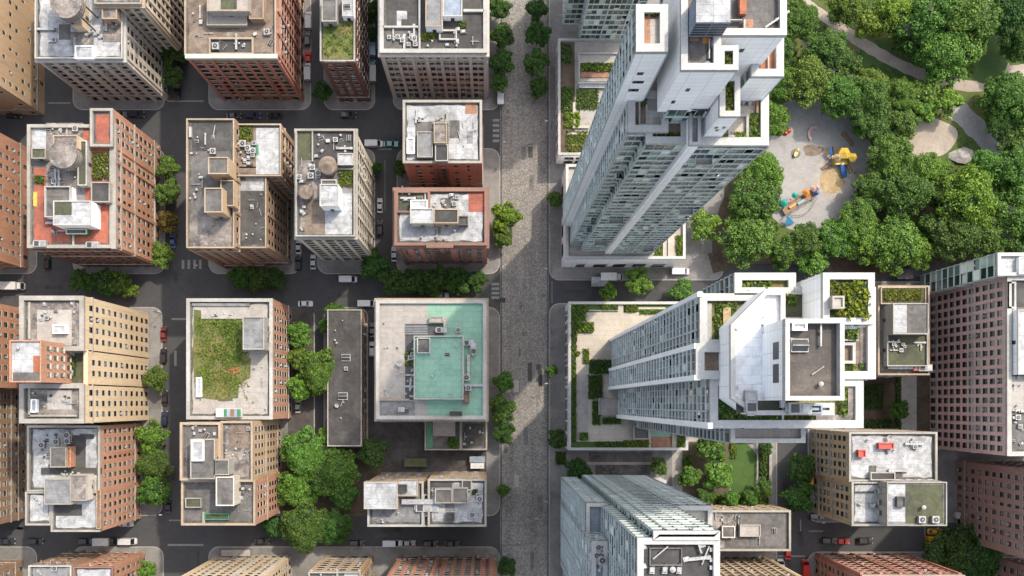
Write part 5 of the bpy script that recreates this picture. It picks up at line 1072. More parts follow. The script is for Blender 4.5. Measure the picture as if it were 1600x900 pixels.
# ------------------------------------------------------------------ trees
def trunk_mesh(seed, h=1.0):
    rng = random.Random(seed); b = MB(); b.cyl(0, 0, 0, h * .55, .085, .06, n=8)
    for k in range(5):
        a = k * 1.26 + rng.uniform(-.3, .3); r = rng.uniform(.3, .5); z0 = h * rng.uniform(.4, .55)
        p0 = Vector((0, 0, z0)); p1 = Vector((r * math.cos(a), r * math.sin(a), h * rng.uniform(.8, 1.0))); pm = (p0 + p1) / 2 + Vector((0, 0, .05))
        b.bar(p0, pm, .06); b.bar(pm, p1, .035)
    b.cyl(0, 0, h * .54, h * 1.0, .06, .03, n=6)
    return b.mesh('trunk', ['bark'])
SMALL = [crown_mesh(11 + k, 5 + k % 3, 60, 105, .10, .55) for k in range(4)]
BIG = [crown_mesh(31 + k, 8 + k, 140 + 16 * k, 120, .056 + .006 * (k % 3), .58 + .04 * (k % 3)) for k in range(6)]
TRUNK = [trunk_mesh(k) for k in range(3)]
def tree_proto(me, k):
    r = thing('tree', 'tree', 'tree'); link('trunk', TRUNK[k % 3], r); c = link('crown', me, r, (0, 0, 1.05)); return r
TP = {'s': [tree_proto(m, k) for k, m in enumerate(SMALL)], 'b': [tree_proto(m, k) for k, m in enumerate(BIG)]}
USED = set(); tr = random.Random(3)
TINT = {'d': (.50, .66, .62), 'm': (.86, .95, .8), 'g': (1.12, 1.15, .85), 'y': (1.55, 1.45, .85), 'r': (1.4, .55, .6)}
def plant_tree(px, py, r, tone, label, group, z0=.14, hf=1.0):
    big = r >= 26; L = TP['b' if big else 's']; k = tr.randrange(len(L)); p = L[k]
    rad = r * S * .98 * (1.08 if r >= 26 else 1.12); h = (rad * .95 + 2.2) * hf; c = W(px, py, z0 + h); t = TINT[tone]; v_ = tr.uniform(.82, 1.22); t = tuple(x * v_ * tr.uniform(.88, 1.12) for x in t) + (1,)
    rz = tr.uniform(0, 6.28); s = (rad, rad, rad * .85)
    key = (big, k)
    if key not in USED: USED.add(key); kids(p); o = p; o.location = (c.x, c.y, z0); o.rotation_euler = (0, 0, rz); o['label'] = label
    else: o = dup(p, (c.x, c.y, z0), rz, label)
    o['group'] = group
    for ch in (kids(p) if o is p else o.children):
        ch.color = t
        if ch.name.startswith('crown'): ch.location = (0, 0, h - z0 * 0); ch.scale = s
        else: ch.scale = (rad * .9, rad * .9, h)
SG, PG = 'street trees', 'park trees'
for a in [
 (270, 8, 20, 'd', 'dark street tree cut by the top edge between the two big brick blocks'), (267, 46, 21, 'd', 'dark street tree beside the pale block, second from the top edge'), (272, 84, 21, 'd', 'dark street tree beside the pale block, third from the top edge'), (270, 118, 18, 'd', 'lowest dark street tree of the top left row, above the junction'),
 (262, 262, 18, 'm', 'green street tree beside the orange facade, northernmost of its row'), (263, 300, 20, 'm', 'green street tree beside the middle of the orange facade'), (262, 345, 17, 'r', 'reddish brown street tree beside the orange facade'), (253, 398, 20, 'g', 'bright green street tree at the south corner of the orange block'),
 (129, 440, 20, 'd', 'leftmost dark tree south of the block with red roofs'), (162, 441, 21, 'd', 'middle dark tree south of the block with red roofs'), (190, 446, 19, 'm', 'right tree south of the block with red roofs, beside a light sapling'), (205, 452, 12, 'y', 'small yellow green tree at the end of the row south of the red roofs'),
 (374, 434, 18, 'd', 'left dark tree south of the brown twin block'), (402, 436, 20, 'd', 'middle dark tree south of the brown twin block'), (430, 435, 18, 'd', 'right dark tree south of the brown twin block'),
 (584, 414, 23, 'd', 'dark tree at the corner of the cream gridded block'), (612, 440, 22, 'd', 'first dark tree in the row below the white roofed brick building'), (645, 441, 22, 'd', 'second dark tree in the row below the white roofed brick building'), (680, 441, 22, 'd', 'third dark tree in the row below the white roofed brick building'), (714, 440, 22, 'd', 'fourth dark tree in the row below the white roofed brick building'), (742, 439, 18, 'd', 'last dark tree in that row, next to the avenue'),
 (243, 592, 20, 'm', 'green tree in front of the wide cream facade'), (238, 684, 25, 'g', 'bright tree at the north end of the orange brown block'), (241, 728, 26, 'm', 'middle tree beside the orange brown block'), (238, 768, 25, 'm', 'southern tree beside the orange brown block near the junction'),
 (467, 522, 21, 'g', 'green tree beside the white facade of the lawn roof block, northern one'), (472, 560, 20, 'g', 'green tree beside the white facade of the lawn roof block, middle one'), (503, 580, 33, 'g', 'large bright tree leaning over the long dark shed roof'), (474, 606, 22, 'g', 'green tree beside the white facade, southernmost of its group'), (525, 487, 15, 'm', 'small tree at the street end of the long dark shed'), (508, 510, 11, 'm', 'slender small tree left of the long dark shed'),
 (474, 706, 34, 'm', 'big tree at the north west of the large courtyard group'), (522, 738, 35, 'm', 'big tree at the north east of the large courtyard group'), (464, 764, 30, 'm', 'big tree in the middle west of the large courtyard group'), (538, 776, 22, 'd', 'medium tree on the east rim of the large courtyard group'), (476, 824, 36, 'm', 'big tree at the south west of the courtyard group, overhanging the street'), (524, 824, 27, 'd', 'tree at the south east of the courtyard group, overhanging the street'), (507, 686, 16, 'g', 'small tree below the end of the long dark shed'), (583, 708, 24, 'd', 'dark round tree alone behind the grey building'), (425, 822, 16, 'd', 'dark tree at the corner of the tan stepped block'),
 (790, 340, 23, 'y', 'bright yellow green tree standing alone on the west side of the avenue'), (784, 372, 16, 'm', 'smaller green tree just below the bright avenue tree'), (787, 596, 17, 'm', 'avenue tree beside the mint roof, northernmost of three'), (784, 640, 21, 'm', 'avenue tree beside the mint roof, middle of three'), (788, 676, 18, 'd', 'avenue tree beside the mint roof, southernmost of three'), (787, 766, 10, 'g', 'tiny tree on the avenue pavement beside the grey white building'), (792, 886, 16, 'd', 'dark tree at the bottom edge beside the bright red facade'),
 (780, 12, 19, 'd', 'dark avenue tree at the top edge beside the grey office block'), (784, 55, 20, 'd', 'second dark avenue tree beside the grey office block'), (783, 98, 20, 'd', 'third dark avenue tree beside the grey office block'), (780, 130, 14, 'd', 'small dark avenue tree above the white van by the office block'),
 (838, 15, 18, 'd', 'dark avenue tree at the top edge beside the glass tower podium'), (840, 55, 20, 'd', 'second dark avenue tree beside the glass tower podium'), (838, 100, 21, 'd', 'third dark avenue tree beside the glass tower podium'), (841, 138, 15, 'd', 'lowest dark avenue tree of the row beside the glass tower podium'),
 (870, 312, 13, 'm', 'small dense tree on the pavement beside the tallest tower'), (862, 580, 10, 'm', 'thin little tree on the pavement beside the podium garden'), (871, 686, 16, 'd', 'dark tree on the pavement at the podium south west corner'),
 (950, 456, 14, 'g', 'small tree at the street edge north of the podium garden'), (998, 440, 22, 'g', 'green tree below the white podium with slot windows'), (1065, 456, 20, 'm', 'tree in the side street at the corner of the blue glass tower'), (1099, 352, 25, 'g', 'bright tree right of the tallest tower foot'),
 (905, 736, 19, 'd', 'dark tree in the gap between the podium garden and the bottom tower'), (1030, 730, 14, 'm', 'small round tree beside the ramp at the bottom tower'), (1112, 700, 25, 'm', 'tree by the curved garden path, nearest the blue tower'), (1121, 742, 25, 'g', 'bright tree in the middle of the small garden'), (1076, 745, 17, 'm', 'low round tree at the west end of the small garden'), (1102, 776, 15, 'm', 'small tree at the south west corner of the garden'), (1142, 779, 14, 'm', 'small tree south of the garden lawn'), (1172, 778, 14, 'm', 'small tree at the south east corner of the garden lawn'), (1192, 762, 15, 'm', 'small tree between the garden and the side street'), (1196, 700, 11, 'd', 'slim dark tree along the east edge of the garden lawn'),
 (1252, 732, 24, 'd', 'dark street tree beside the beige block, upper one'), (1247, 776, 25, 'd', 'dark street tree beside the beige block, lower one'), (1488, 866, 40, 'd', 'large dark tree left of the muted pink corner block'), (1526, 866, 38, 'd', 'large dark tree nearest the muted pink corner block'),
 (626, 262, 12, 'd', 'narrow dark tree against the west wall of the red fire escape building'), (585, 20, 18, 'd', 'dark tree at the top edge in the lane beside the grass roof'), (581, 54, 11, 'd', 'small dark tree in the lane beside the grass roof'), (503, 142, 16, 'd', 'dark tree at the south west corner of the grass roof building'), (588, 262, 10, 'd', 'small dark tree in the lane east of the cream gridded block'), (231, 893, 15, 'g', 'green tree at the bottom edge beside the joined brick houses'), (128, 204, 11, 'y', 'small light tree on the north side of the red terrace block'), (1395, 570, 16, 'd', 'dark tree in the shaded courtyard right of the blue tower'), (1404, 640, 16, 'd', 'dark low tree at the south of the shaded courtyard'),
]: plant_tree(*a, SG)
for a in [
 (1166, 372, 40, 'g', 'park tree at the south west corner beside the street, below the tower'), (1178, 318, 38, 'm', 'park tree hugging the west rim of the playground, lower one'), (1192, 272, 31, 'g', 'park tree hugging the west rim of the playground, middle one'), (1205, 185, 26, 'g', 'park tree at the white tower corner, west of the red play cluster'), (1216, 128, 27, 'g', 'park tree just right of the white tower terrace'), (1216, 84, 26, 'm', 'park tree beside the tower crown on the dark track'),
 (1222, 398, 24, 'm', 'low park tree between the street and the playground foot'), (1259, 376, 27, 'm', 'park tree at the south foot of the playground, left one'), (1301, 372, 29, 'm', 'park tree at the south foot of the playground, right one'), (1270, 414, 24, 'g', 'park tree nearest the blue tower planted terrace'), (1343, 345, 32, 'g', 'bright park tree at the south east rim of the playground'), (1352, 380, 32, 'g', 'park tree below the south east rim of the playground'), (1397, 382, 40, 'g', 'broad park tree on the south edge above the brown low block'), (1436, 392, 26, 'y', 'yellow green park tree at the south edge, left of the bare soil'),
 (1366, 296, 30, 'm', 'dark sided park tree touching the east rim of the playground'), (1392, 248, 36, 'm', 'park tree on the north east rim of the playground by the plaza'), (1412, 300, 40, 'm', 'large park tree east of the playground, in the middle of the clump'), (1447, 268, 32, 'g', 'park tree just south of the pale plaza'), (1465, 298, 26, 'm', 'park tree between the large clump and the brightest tree'),
 (1512, 312, 48, 'y', 'brightest big yellow green tree on the east side of the park'), (1490, 366, 40, 'm', 'park tree above the green glass block, left one'), (1540, 362, 38, 'm', 'park tree above the green glass block, right one'), (1582, 332, 44, 'm', 'park tree cut by the right edge above the glass block'), (1578, 272, 42, 'm', 'park tree by the right edge, below the grey path'), (1540, 266, 30, 'm', 'park tree beside the small grey rock, right of the plaza'), (1592, 388, 26, 'd', 'dark small park tree in the corner over the pale roof'), (1458, 352, 24, 'm', 'small park tree beside the bare soil patch'),
 (1262, 128, 36, 'g', 'park tree on the north rim of the playground, left one'), (1312, 150, 34, 'm', 'park tree on the north rim of the playground, middle one'), (1356, 160, 36, 'm', 'park tree on the north rim of the playground, right one'), (1362, 134, 26, 'g', 'park tree just below the long path, left of three'), (1404, 146, 27, 'g', 'park tree just below the long path, middle of three'), (1446, 146, 24, 'g', 'park tree just below the long path, right of three'), (1480, 156, 22, 'y', 'light park tree at the bend where the paths meet'), (1362, 196, 26, 'm', 'park tree behind the wooden bench of the playground'), (1406, 194, 27, 'm', 'park tree on the west side of the pale plaza'), (1442, 172, 21, 'g', 'park tree on the north side of the pale plaza'),
 (1252, 36, 28, 'm', 'park tree beside the tower crown, above the dark track'), (1290, 78, 33, 'm', 'park tree between the dark track and the long path'), (1322, 98, 23, 'm', 'park tree below the long path near the dark track'), (1244, 12, 18, 'm', 'small park tree at the top edge beside the tower crown'), (1322, 14, 28, 'g', 'park tree at the top edge, left of the light path gap'), (1356, 36, 24, 'y', 'light yellow green park tree above the long path'), (1398, 24, 34, 'y', 'large light park tree at the top edge over the meadow'), (1410, 62, 22, 'm', 'small park tree in the meadow above the long path'), (1452, 34, 46, 'm', 'large park tree at the top edge, left of the curved path'), (1504, 30, 48, 'm', 'large park tree at the top edge right of the centre clump'), (1476, 84, 42, 'm', 'large park tree in the south of the central clump'), (1512, 74, 28, 'g', 'park tree on the east side of the central clump beside the lawn'), (1446, 84, 24, 'm', 'park tree at the south west of the central clump'),
 (1584, 18, 40, 'd', 'dark park tree in the top right corner'), (1590, 66, 32, 'd', 'dark park tree on the right edge beside the curved path'), (1574, 152, 36, 'm', 'big round park tree right of the path junction'), (1566, 194, 26, 'd', 'park tree right of the grey path, lower one'), (1602, 178, 34, 'm', 'park tree on the right edge beside the big round one'), (1595, 226, 30, 'm', 'park tree on the right edge above the grey path end'),
]: plant_tree(*a, PG, .14)

# ------------------------------------------------------------------ ground cover between the park trees
def undergrowth():
    rng = np.random.default_rng(77); V, F, MI = [], [], []; n = 26000
    PX = rng.uniform(1140, 1680, n); PY = rng.uniform(-60, 410, n); keep = np.ones(n, bool)
    for cx, cy, rx, ry in ((1268, 256, 96, 110), (1452, 215, 46, 36), (1545, 70, 30, 52), (1503, 244, 18, 15)): keep &= ((PX - cx) / rx) ** 2 + ((PY - cy) / ry) ** 2 > 1
    for pts, w in (([(1240, -20), (1300, 34), (1345, 66), (1395, 96), (1440, 116), (1490, 131), (1530, 134), (1580, 104), (1700, 100)], 13), ([(1545, -20), (1552, 40), (1570, 112)], 12), ([(1470, 152), (1500, 176), (1530, 206), (1600, 280)], 20), ([(1110, 412), (1180, 396), (1300, 402), (1450, 398), (1600, 390)], 20), ([(1255, 40), (1275, 70), (1310, 110), (1350, 140)], 18)):
        for a, c in zip(pts, pts[1:]):
            d = np.array(c) - np.array(a); L = (d * d).sum(); t = np.clip(((PX - a[0]) * d[0] + (PY - a[1]) * d[1]) / L, 0, 1)
            keep &= np.hypot(PX - a[0] - t * d[0], PY - a[1] - t * d[1]) > w
    m = np.sin(PX * .06) + np.sin(PY * .07 + 1) + .8 * np.sin(PX * .13 + PY * .11) + rng.normal(size=n) * .5; keep &= m > .2
    # the open meadow stays short grass
    keep &= ~((np.abs(PX - 1390) < 40) & (np.abs(PY - 80) < 22))
    PX, PY = PX[keep], PY[keep]; n = len(PX)
    C = np.stack([(PX - NX) * S, -(PY - NY) * S, .2 + rng.uniform(0, .8, n) * (np.sin(PX * .2) * np.sin(PY * .23) * .5 + .6)], 1)
    leaf_quads(C, rng.normal(size=(n, 3)) * .5 + np.array([0, 0, .9]), .6, rng, 0, V, F, MI)
    o = link('undergrowth', finish_leaf_mesh('undergrowth', V, F, MI, ['leaf'])); o.color = (.75, .82, .7, 1); o['kind'] = 'stuff'; tag(o, 'low green undergrowth covering the park floor between the trees', 'undergrowth')
undergrowth()

# ------------------------------------------------------------------ vehicles
def car_proto(kind):
    root = thing('parked_car', 'car', 'car'); b = MB()
    Ln, Wd, hood, top, c0, c1, t0, t1 = {'sedan': (4.7, 1.84, .88, 1.42, -1.75, 1.05, -1.1, .35), 'suv': (4.8, 1.94, 1.05, 1.74, -2.25, 1.05, -2.0, .35), 'van': (5.6, 2.05, 1.15, 2.35, -2.75, 2.0, -2.7, 1.2), 'truck': (7.2, 2.3, 1.2, 2.4, 1.6, 3.3, 1.65, 2.7)}[kind]
    h = Ln / 2; w = Wd / 2
    # rounded hull: outline with clipped corners, tapering upward
    def outline(ins, z): return [(-h + .35 + ins, -w + ins, z), (h - .55 - ins, -w + ins, z), (h - .05 - ins, -w * .62, z), (h - ins, 0, z), (h - .05 - ins, w * .62, z), (h - .55 - ins, w - ins, z), (-h + .35 + ins, w - ins, z), (-h + ins, w * .72, z), (-h + ins, -w * .72, z)]
    rows = [outline(.05, .28), outline(0, .55), outline(.02, hood - .12), outline(.12, hood)]
    for a, c in zip(rows, rows[1:]):
        for k in range(9): j = (k + 1) % 9; b.face([a[k], a[j], c[j], c[k]])
    b.face(rows[-1]); b.box(-h + .4, -w + .2, .2, h - .6, w - .2, .3, 1)
    for y in (-w - .12, w): b.box(c1 - .45, y, hood - .05, c1 - .25, y + .12, hood + .12, 0)      # mirrors
    wi = w - .22
    roof = [(t0, -wi, top), (t1, -wi, top), (t1, wi, top), (t0, wi, top)]; b.prism([(p[0], p[1]) for p in roof], top - .06, top, 0)
    base = [(c0, -w + .1, hood), (c1, -w + .1, hood), (c1, w - .1, hood), (c0, w - .1, hood)]
    for k in range(4): b.bar(base[k], Vector(roof[k]) - Vector((0, 0, .05)), .09)
    if kind == 'van': b.prism([(-h + .02, -w + .06), (1.1, -w + .06), (1.1, w - .06), (-h + .02, w - .06)], hood - .05, top + .02, 0)
    b.build('body', ['car_paint', 'rubber'], root)
    def glass(name, q): g = MB(); g.face(q); g.build(name, ['car_glass'], root)
    z = top - .05
    glass('windscreen', [base[1], base[2], (t1, wi, z), (t1, -wi, z)]); glass('rear_window', [base[3], base[0], (t0, -wi, z), (t0, wi, z)])
    glass('side_window', [base[0], base[1], (t1, -wi, z), (t0, -wi, z)]); glass('side_window', [base[2], base[3], (t0, wi, z), (t1, wi, z)])
    if kind == 'truck': k = MB(); k.box(-3.55, -1.2, .7, 1.4, 1.2, 3.1); k.box(-3.58, -1.1, .8, -3.55, 1.1, 2.9, 1); k.build('cargo_box', ['white_paint', 'steel'], root)
    if kind == 'suv':
        k = MB()
        for y in (-wi + .1, wi - .1): k.bar((t0 + .2, y, top + .06), (t1 - .2, y, top + .06), .06)
        k.build('roof_rack', ['dark_metal'], root)
    for x in (-h + .95, h - .98):
        for y in (-w + .02, w - .24):
            k = MB(); n = 14
            for yy, nx in ((y, 0), (y + .22, 0)): k.face([(x + .33 * math.cos(6.283 * i / n), yy, .33 + .33 * math.sin(6.283 * i / n)) for i in range(n)])
            for i in range(n): a, c = 6.2832 * i / n, 6.2832 * (i + 1) / n; k.face([(x + .33 * math.cos(a), y, .33 + .33 * math.sin(a)), (x + .33 * math.cos(c), y, .33 + .33 * math.sin(c)), (x + .33 * math.cos(c), y + .22, .33 + .33 * math.sin(c)), (x + .33 * math.cos(a), y + .22, .33 + .33 * math.sin(a))])
            k.build('wheel', ['rubber'], root)
    for y in (-w * .68, w * .68):
        k = MB(); k.box(h - .2, y - .2, .62, h - .03, y + .2, hood - .08); k.build('headlight', ['lamp_clear'], root); k = MB(); k.box(-h - .015, y - .2, .65, -h + .15, y + .2, hood - .06); k.build('tail_light', ['lamp_red'], root)
    return root
CP = {k: car_proto(k) for k in ('sedan', 'suv', 'van', 'truck')}; CU = set()
COL = dict(black=(.012, .013, .016), white=(.42, .42, .43), grey=(.12, .125, .13), silver=(.24, .25, .26), red=(.42, .025, .02), maroon=(.14, .02, .018), blue=(.04, .1, .28), teal=(.05, .22, .22), lblue=(.32, .45, .6), yellow=(.72, .38, .02), navy=(.015, .022, .05))
CARN = dict(sedan='parked_car', suv='parked_car', van='parked_van', truck='box_truck')
def car(px, py, rz, kind, color, label):
    q = W(px, py, .0); q.z = .012; p = CP[kind]; t = (*COL[color], 1)
    if kind not in CU:
        CU.add(kind); kids(p); o = p; o.location = q; o.rotation_euler = (0, 0, R(rz)); o['label'] = label
        for c in kids(p): c.color = t
    else: o = dup(p, q, R(rz), label, tint=t)
    o.name = CARN[kind]; o['category'] = {'van': 'van', 'truck': 'truck'}.get(kind, 'car'); o['group'] = 'vehicles parked along the streets'
for a in [
 (24, 181, 0, 'suv', 'black', 'black car in the street below the scattered window block at top left'), (278, 146, 90, 'sedan', 'black', 'black car parked below the row of dark trees at the top left junction'), (215, 180, 0, 'suv', 'black', 'black car in shadow south of the pale block with the rooftop tank'), (188, 180, 0, 'sedan', 'grey', 'grey car in shadow just left of the black one south of the pale block'),
 (366, 182, 0, 'sedan', 'black', 'leftmost black car of three along the red brick block'), (396, 182, 0, 'suv', 'navy', 'middle dark car of three along the red brick block'), (430, 182, 180, 'sedan', 'black', 'rightmost black car of three along the red brick block'), (545, 181, 0, 'suv', 'black', 'black car on the street in front of the grass roof building'),
 (585, 226, 0, 'van', 'white', 'white van on the street right of the cream gridded block'), (611, 226, 0, 'sedan', 'teal', 'teal car parked just right of the white van'), (482, 114, 90, 'van', 'white', 'white van in the alley beside the red brick block'), (482, 92, 90, 'sedan', 'red', 'small red car in the alley above the white van'), (483, 34, 90, 'van', 'white', 'white van near the top edge in the alley with the red car'), (481, 62, 90, 'suv', 'grey', 'grey car between the red car and the topmost van'),
 (583, 76, 90, 'van', 'lblue', 'pale blue van in the lane beside the office block, upper one'), (583, 114, 90, 'truck', 'teal', 'teal box truck in the lane beside the office block'), (782, 152, 90, 'van', 'white', 'white van parked on the west side of the avenue under dark trees'),
 (594, 322, 90, 'sedan', 'white', 'white car in the lane east of the cream gridded block'), (594, 357, 90, 'suv', 'black', 'black car in the lane below the white car'), (616, 398, 90, 'sedan', 'silver', 'silver car by the corner of the white roofed brick building'), (545, 437, 0, 'van', 'white', 'white van on the street south of the cream gridded block'), (690, 462, 0, 'sedan', 'silver', 'silver car beneath the row of dark trees north of the mint roof'), (467, 386, 90, 'sedan', 'white', 'white car in the narrow alley beside the brown twin block'), (467, 412, 90, 'suv', 'black', 'black car in the narrow alley below the white one'), (490, 410, 90, 'sedan', 'silver', 'silver car at the alley mouth beside the cream gridded block'),
 (24, 448, 0, 'truck', 'white', 'white box truck at the left edge on the middle street'), (76, 410, 90, 'suv', 'black', 'dark car left of the block with red roofs'), (271, 377, 90, 'sedan', 'blue', 'blue car beside the reddish brown street tree'),
 (257, 522, 90, 'sedan', 'maroon', 'dark red car parked beside the wide cream facade'), (257, 556, 90, 'suv', 'black', 'black car directly below the dark red car'), (259, 622, 90, 'sedan', 'black', 'black car below the tree of the wide cream facade, upper one'), (259, 654, 90, 'suv', 'navy', 'dark car below the tree of the wide cream facade, lower one'), (264, 790, 90, 'sedan', 'black', 'black car beside the southern tree of the orange brown block'),
 (202, 845, 0, 'van', 'white', 'white van at the junction below the orange brown block'), (168, 845, 0, 'truck', 'black', 'dark truck with white cargo box left of the white junction van'), (136, 845, 0, 'suv', 'black', 'black car behind the dark truck on the lower street'), (172, 818, 0, 'sedan', 'silver', 'silver car on the north kerb of the lower street'), (199, 818, 0, 'sedan', 'white', 'white car on the north kerb of the lower street'), (58, 845, 0, 'suv', 'black', 'black car on the lower street, second from the left edge'), (14, 845, 0, 'sedan', 'black', 'black car at the left edge of the lower street'),
 (558, 848, 0, 'suv', 'black', 'black car just right of the overhanging courtyard trees'), (613, 848, 0, 'van', 'white', 'white van above the small tan block on the lower street'), (638, 848, 0, 'sedan', 'silver', 'silver car just right of the white lower street van'), (672, 849, 0, 'suv', 'black', 'black car above the bright red facade, left one'), (706, 849, 0, 'sedan', 'black', 'black car above the bright red facade, right one'), (410, 845, 0, 'sedan', 'black', 'dark car left of the overhanging courtyard trees'),
 (582, 546, 90, 'suv', 'white', 'white car in the lane left of the mint roof building'), (582, 516, 90, 'sedan', 'black', 'black car in the lane left of the mint roof building'), (574, 475, 0, 'van', 'white', 'white van at the north mouth of the lane by the mint roof'), (478, 475, 0, 'sedan', 'white', 'white car by the street corner of the lawn roof block'), (567, 606, 90, 'sedan', 'lblue', 'pale blue car squeezed beside the long dark shed'), (466, 634, 90, 'sedan', 'silver', 'silver car below the trees beside the white facade'),
 (955, 434, 0, 'truck', 'white', 'white truck below the white podium with slot windows'), (1062, 425, 0, 'van', 'white', 'white van at the corner right of the white podium'), (1293, 844, 0, 'suv', 'black', 'black car above the long red brick block, left one'), (1314, 845, 0, 'sedan', 'red', 'red car above the long red brick block'), (1350, 844, 0, 'suv', 'black', 'black car above the long red brick block, right one'), (1502, 804, 0, 'van', 'white', 'white van on the street beside the dark purple brown block'), (1523, 818, 0, 'sedan', 'white', 'white car on the street beside the dark purple brown block'), (1257, 887, 90, 'van', 'red', 'red van at the west side of the long red brick block'), (1230, 862, 90, 'sedan', 'red', 'red car at the corner of the low dark flat roof'), (1218, 886, 90, 'van', 'white', 'white van below the low dark flat roof'), (1458, 842, 0, 'van', 'yellow', 'orange yellow van beside the large dark tree pair'), (1459, 830, 0, 'sedan', 'yellow', 'yellow taxi coloured car above the orange yellow van'), (1274, 806, 0, 'suv', 'black', 'black car tucked at the south west corner of the beige block'), (1262, 744, 90, 'van', 'yellow', 'orange van beside the dark street trees of the beige block'),
]: car(*a)

# ------------------------------------------------------------------ playground pieces
def at(px, py, z=.2): q = W(px, py); q.z = z; return q
def kit(name, label, cat, px, py, rz=0, group=None): return thing(name, label, cat, at(px, py), R(rz), group)
O0 = (0, 0, 0)
o = kit('jungle_gym', 'yellow and blue climbing tower with slides over the sandpit', 'jungle gym', 1310, 252)
k = MB()
for x in (-2.6, -.2, 2.2):
    for y in (-1.5, 1.5): k.bar((x, y, 0), (x, y, 3.6), .16)
for x in (-2.6, 2.2): k.bar((x, -1.5, 2.4), (x, 1.5, 2.4), .12)
k.build('post', ['timber'], o, O0)
k = MB(); k.box(-2.6, -1.5, 1.5, 2.2, 1.5, 1.65, bottom=True); k.box(2.2, -.6, 1.2, 4.0, .6, 1.32, bottom=True); k.build('platform', ['yellow_paint'], o, O0)
for (x, y, r, m) in ((.6, 1.6, 1.9, 'yellow_paint'), (3.2, .3, 1.5, 'yellow_paint'), (-1.6, .2, 1.3, 'sand')):
    k = MB(); i = len(k.v); k.cyl(x, y, 3.4, 4.5, r, .1, n=6); k.build('canopy', [m], o, O0)
for (a, c, w, m) in (((-2.6, 1.2, 1.6), (-3.4, 3.6, 2.6), 1.1, 'blue_paint'), ((.6, -1.5, 1.6), (1.7, -5.2, .25), 1.5, 'blue_paint'), ((-2.6, -.8, 1.6), (-5.4, -2.6, .2), .9, 'timber'), ((2.2, -1.2, 1.6), (3.9, -3.6, .2), .9, 'sand')):
    k = MB(); A, C = Vector(a), Vector(c); d = (C - A); n = Vector((-d.y, d.x, 0)).normalized() * w / 2
    k.face([A - n, A + n, C + n, C - n]); up = Vector((0, 0, .35))
    for sgn in (-1, 1): k.face([A + n * sgn, C + n * sgn, C + n * sgn + up, A + n * sgn + up])
    k.build('slide' if m == 'blue_paint' else 'ramp', [m], o, O0)
o = kit('play_structure', 'long multicoloured play structure with teal roofs, orange panels and blue sail', 'play structure', 1247, 316, 32)
k = MB()
for x in (-6, -3, 0, 3, 6):
    for y in (-1.3, 1.3): k.bar((x, y, 0), (x, y, 3), .15)
k.bar((-6, 1.3, 2.9), (6, 1.3, 2.9), .14); k.bar((-6, -1.3, 2.9), (6, -1.3, 2.9), .14); k.build('post', ['dark_metal'], o, O0)
k = MB(); k.box(-6, -1.2, 1.2, 5.5, 1.2, 1.35, bottom=True); k.build('platform', ['timber'], o, O0)
for (x, y, r, z, m) in ((-5.0, 2.0, 1.3, 3.0, 'teal_paint'), (-1.0, 2.4, 1.0, 3.0, 'teal_paint'), (2.6, 1.2, 1.3, 2.6, 'orange_paint'), (5.2, 1.1, 1.1, 2.6, 'pink_paint'), (5.3, -.6, .9, 2.4, 'blue_paint'), (6.4, .6, .9, 2.2, 'pink_paint')):
    k = MB(); k.cyl(x, y, z, z + .9, r, .12, n=6); k.build('canopy', [m], o, O0)
for (p, m) in ((((-6.2, -1.4, 3), (-4.6, -5.0, .6), (-7.6, -4.2, .8)), 'sky_blue_paint'), (((-5.6, .8, 3.0), (-5.2, 3.6, 2.2), (-6.8, 2.4, 1.2)), 'green_paint')):
    k = MB(); k.face(p); k.build('sail', [m], o, O0)
for (x0, x1, y, m) in ((-4, -1.6, -.4, 'orange_paint'), (-1.2, 1.2, -.8, 'sky_blue_paint'), (1.4, 3.2, .2, 'red_paint'), (-3.6, -2.2, 1.5, 'red_paint')):
    k = MB(); k.box(x0, y, 1.36, x1, y + .7, 2.0, bottom=True); k.build('panel', [m], o, O0)
k = MB(); pts = [(-5 + 10 * t, -2.0 - 2.2 * math.sin(math.pi * t), .8 + .6 * t) for t in [i / 10 for i in range(11)]]
for a, c in zip(pts, pts[1:]): k.bar(a, c, .12); k.bar(a, (a[0], a[1], 0), .08)
k.build('rail', ['dark_metal'], o, O0)
o = kit('climbing_cluster', 'red orange cluster of climbing domes at the west rim of the playground', 'climber', 1225, 205)
for (x, y, r) in ((-1.2, 0, .9), (.1, .3, 1.0), (1.3, .1, .9), (.4, -.7, .8), (-.6, -.6, .7)):
    k = MB(); k.cyl(x, y, 0, .5, r, r * .9, n=10); k.cyl(x, y, .5, 1.0, r * .9, r * .4, n=10); k.build('dome', ['red_paint'], o, O0)
o = kit('spring_rider', 'yellow spring rider on grey mat left of the blue and yellow climbing tower', 'spring rider', 1243, 240, 60)
k = MB(); k.cyl(0, 0, 0, .05, 1.5, n=16); k.build('mat', ['dark_metal'], o, O0); k = MB(); k.cyl(0, 0, .05, .5, .18, n=8); k.build('spring', ['steel'], o, O0)
k = MB(); k.prism([(-1.3, -.3), (-.4, -.55), (.8, -.4), (1.5, 0), (.8, .4), (-.4, .55), (-1.3, .3)], .5, .95, 0); k.prism([(.7, -.2), (1.3, 0), (.7, .2)], .95, 1.5, 0); k.build('body', ['yellow_paint'], o, O0)
k = MB(); k.bar((.5, -.45, 1.2), (.5, .45, 1.2), .08); k.bar((.5, 0, .9), (.5, 0, 1.2), .08); k.build('handle', ['red_paint'], o, O0)
o = kit('curved_bench', 'curved brown seat in the upper middle of the playground', 'bench', 1271, 210, 0)
k = MB(); n = 10; P0 = [(math.cos(1.0 + 3.2 * i / n), math.sin(1.0 + 3.2 * i / n)) for i in range(n + 1)]
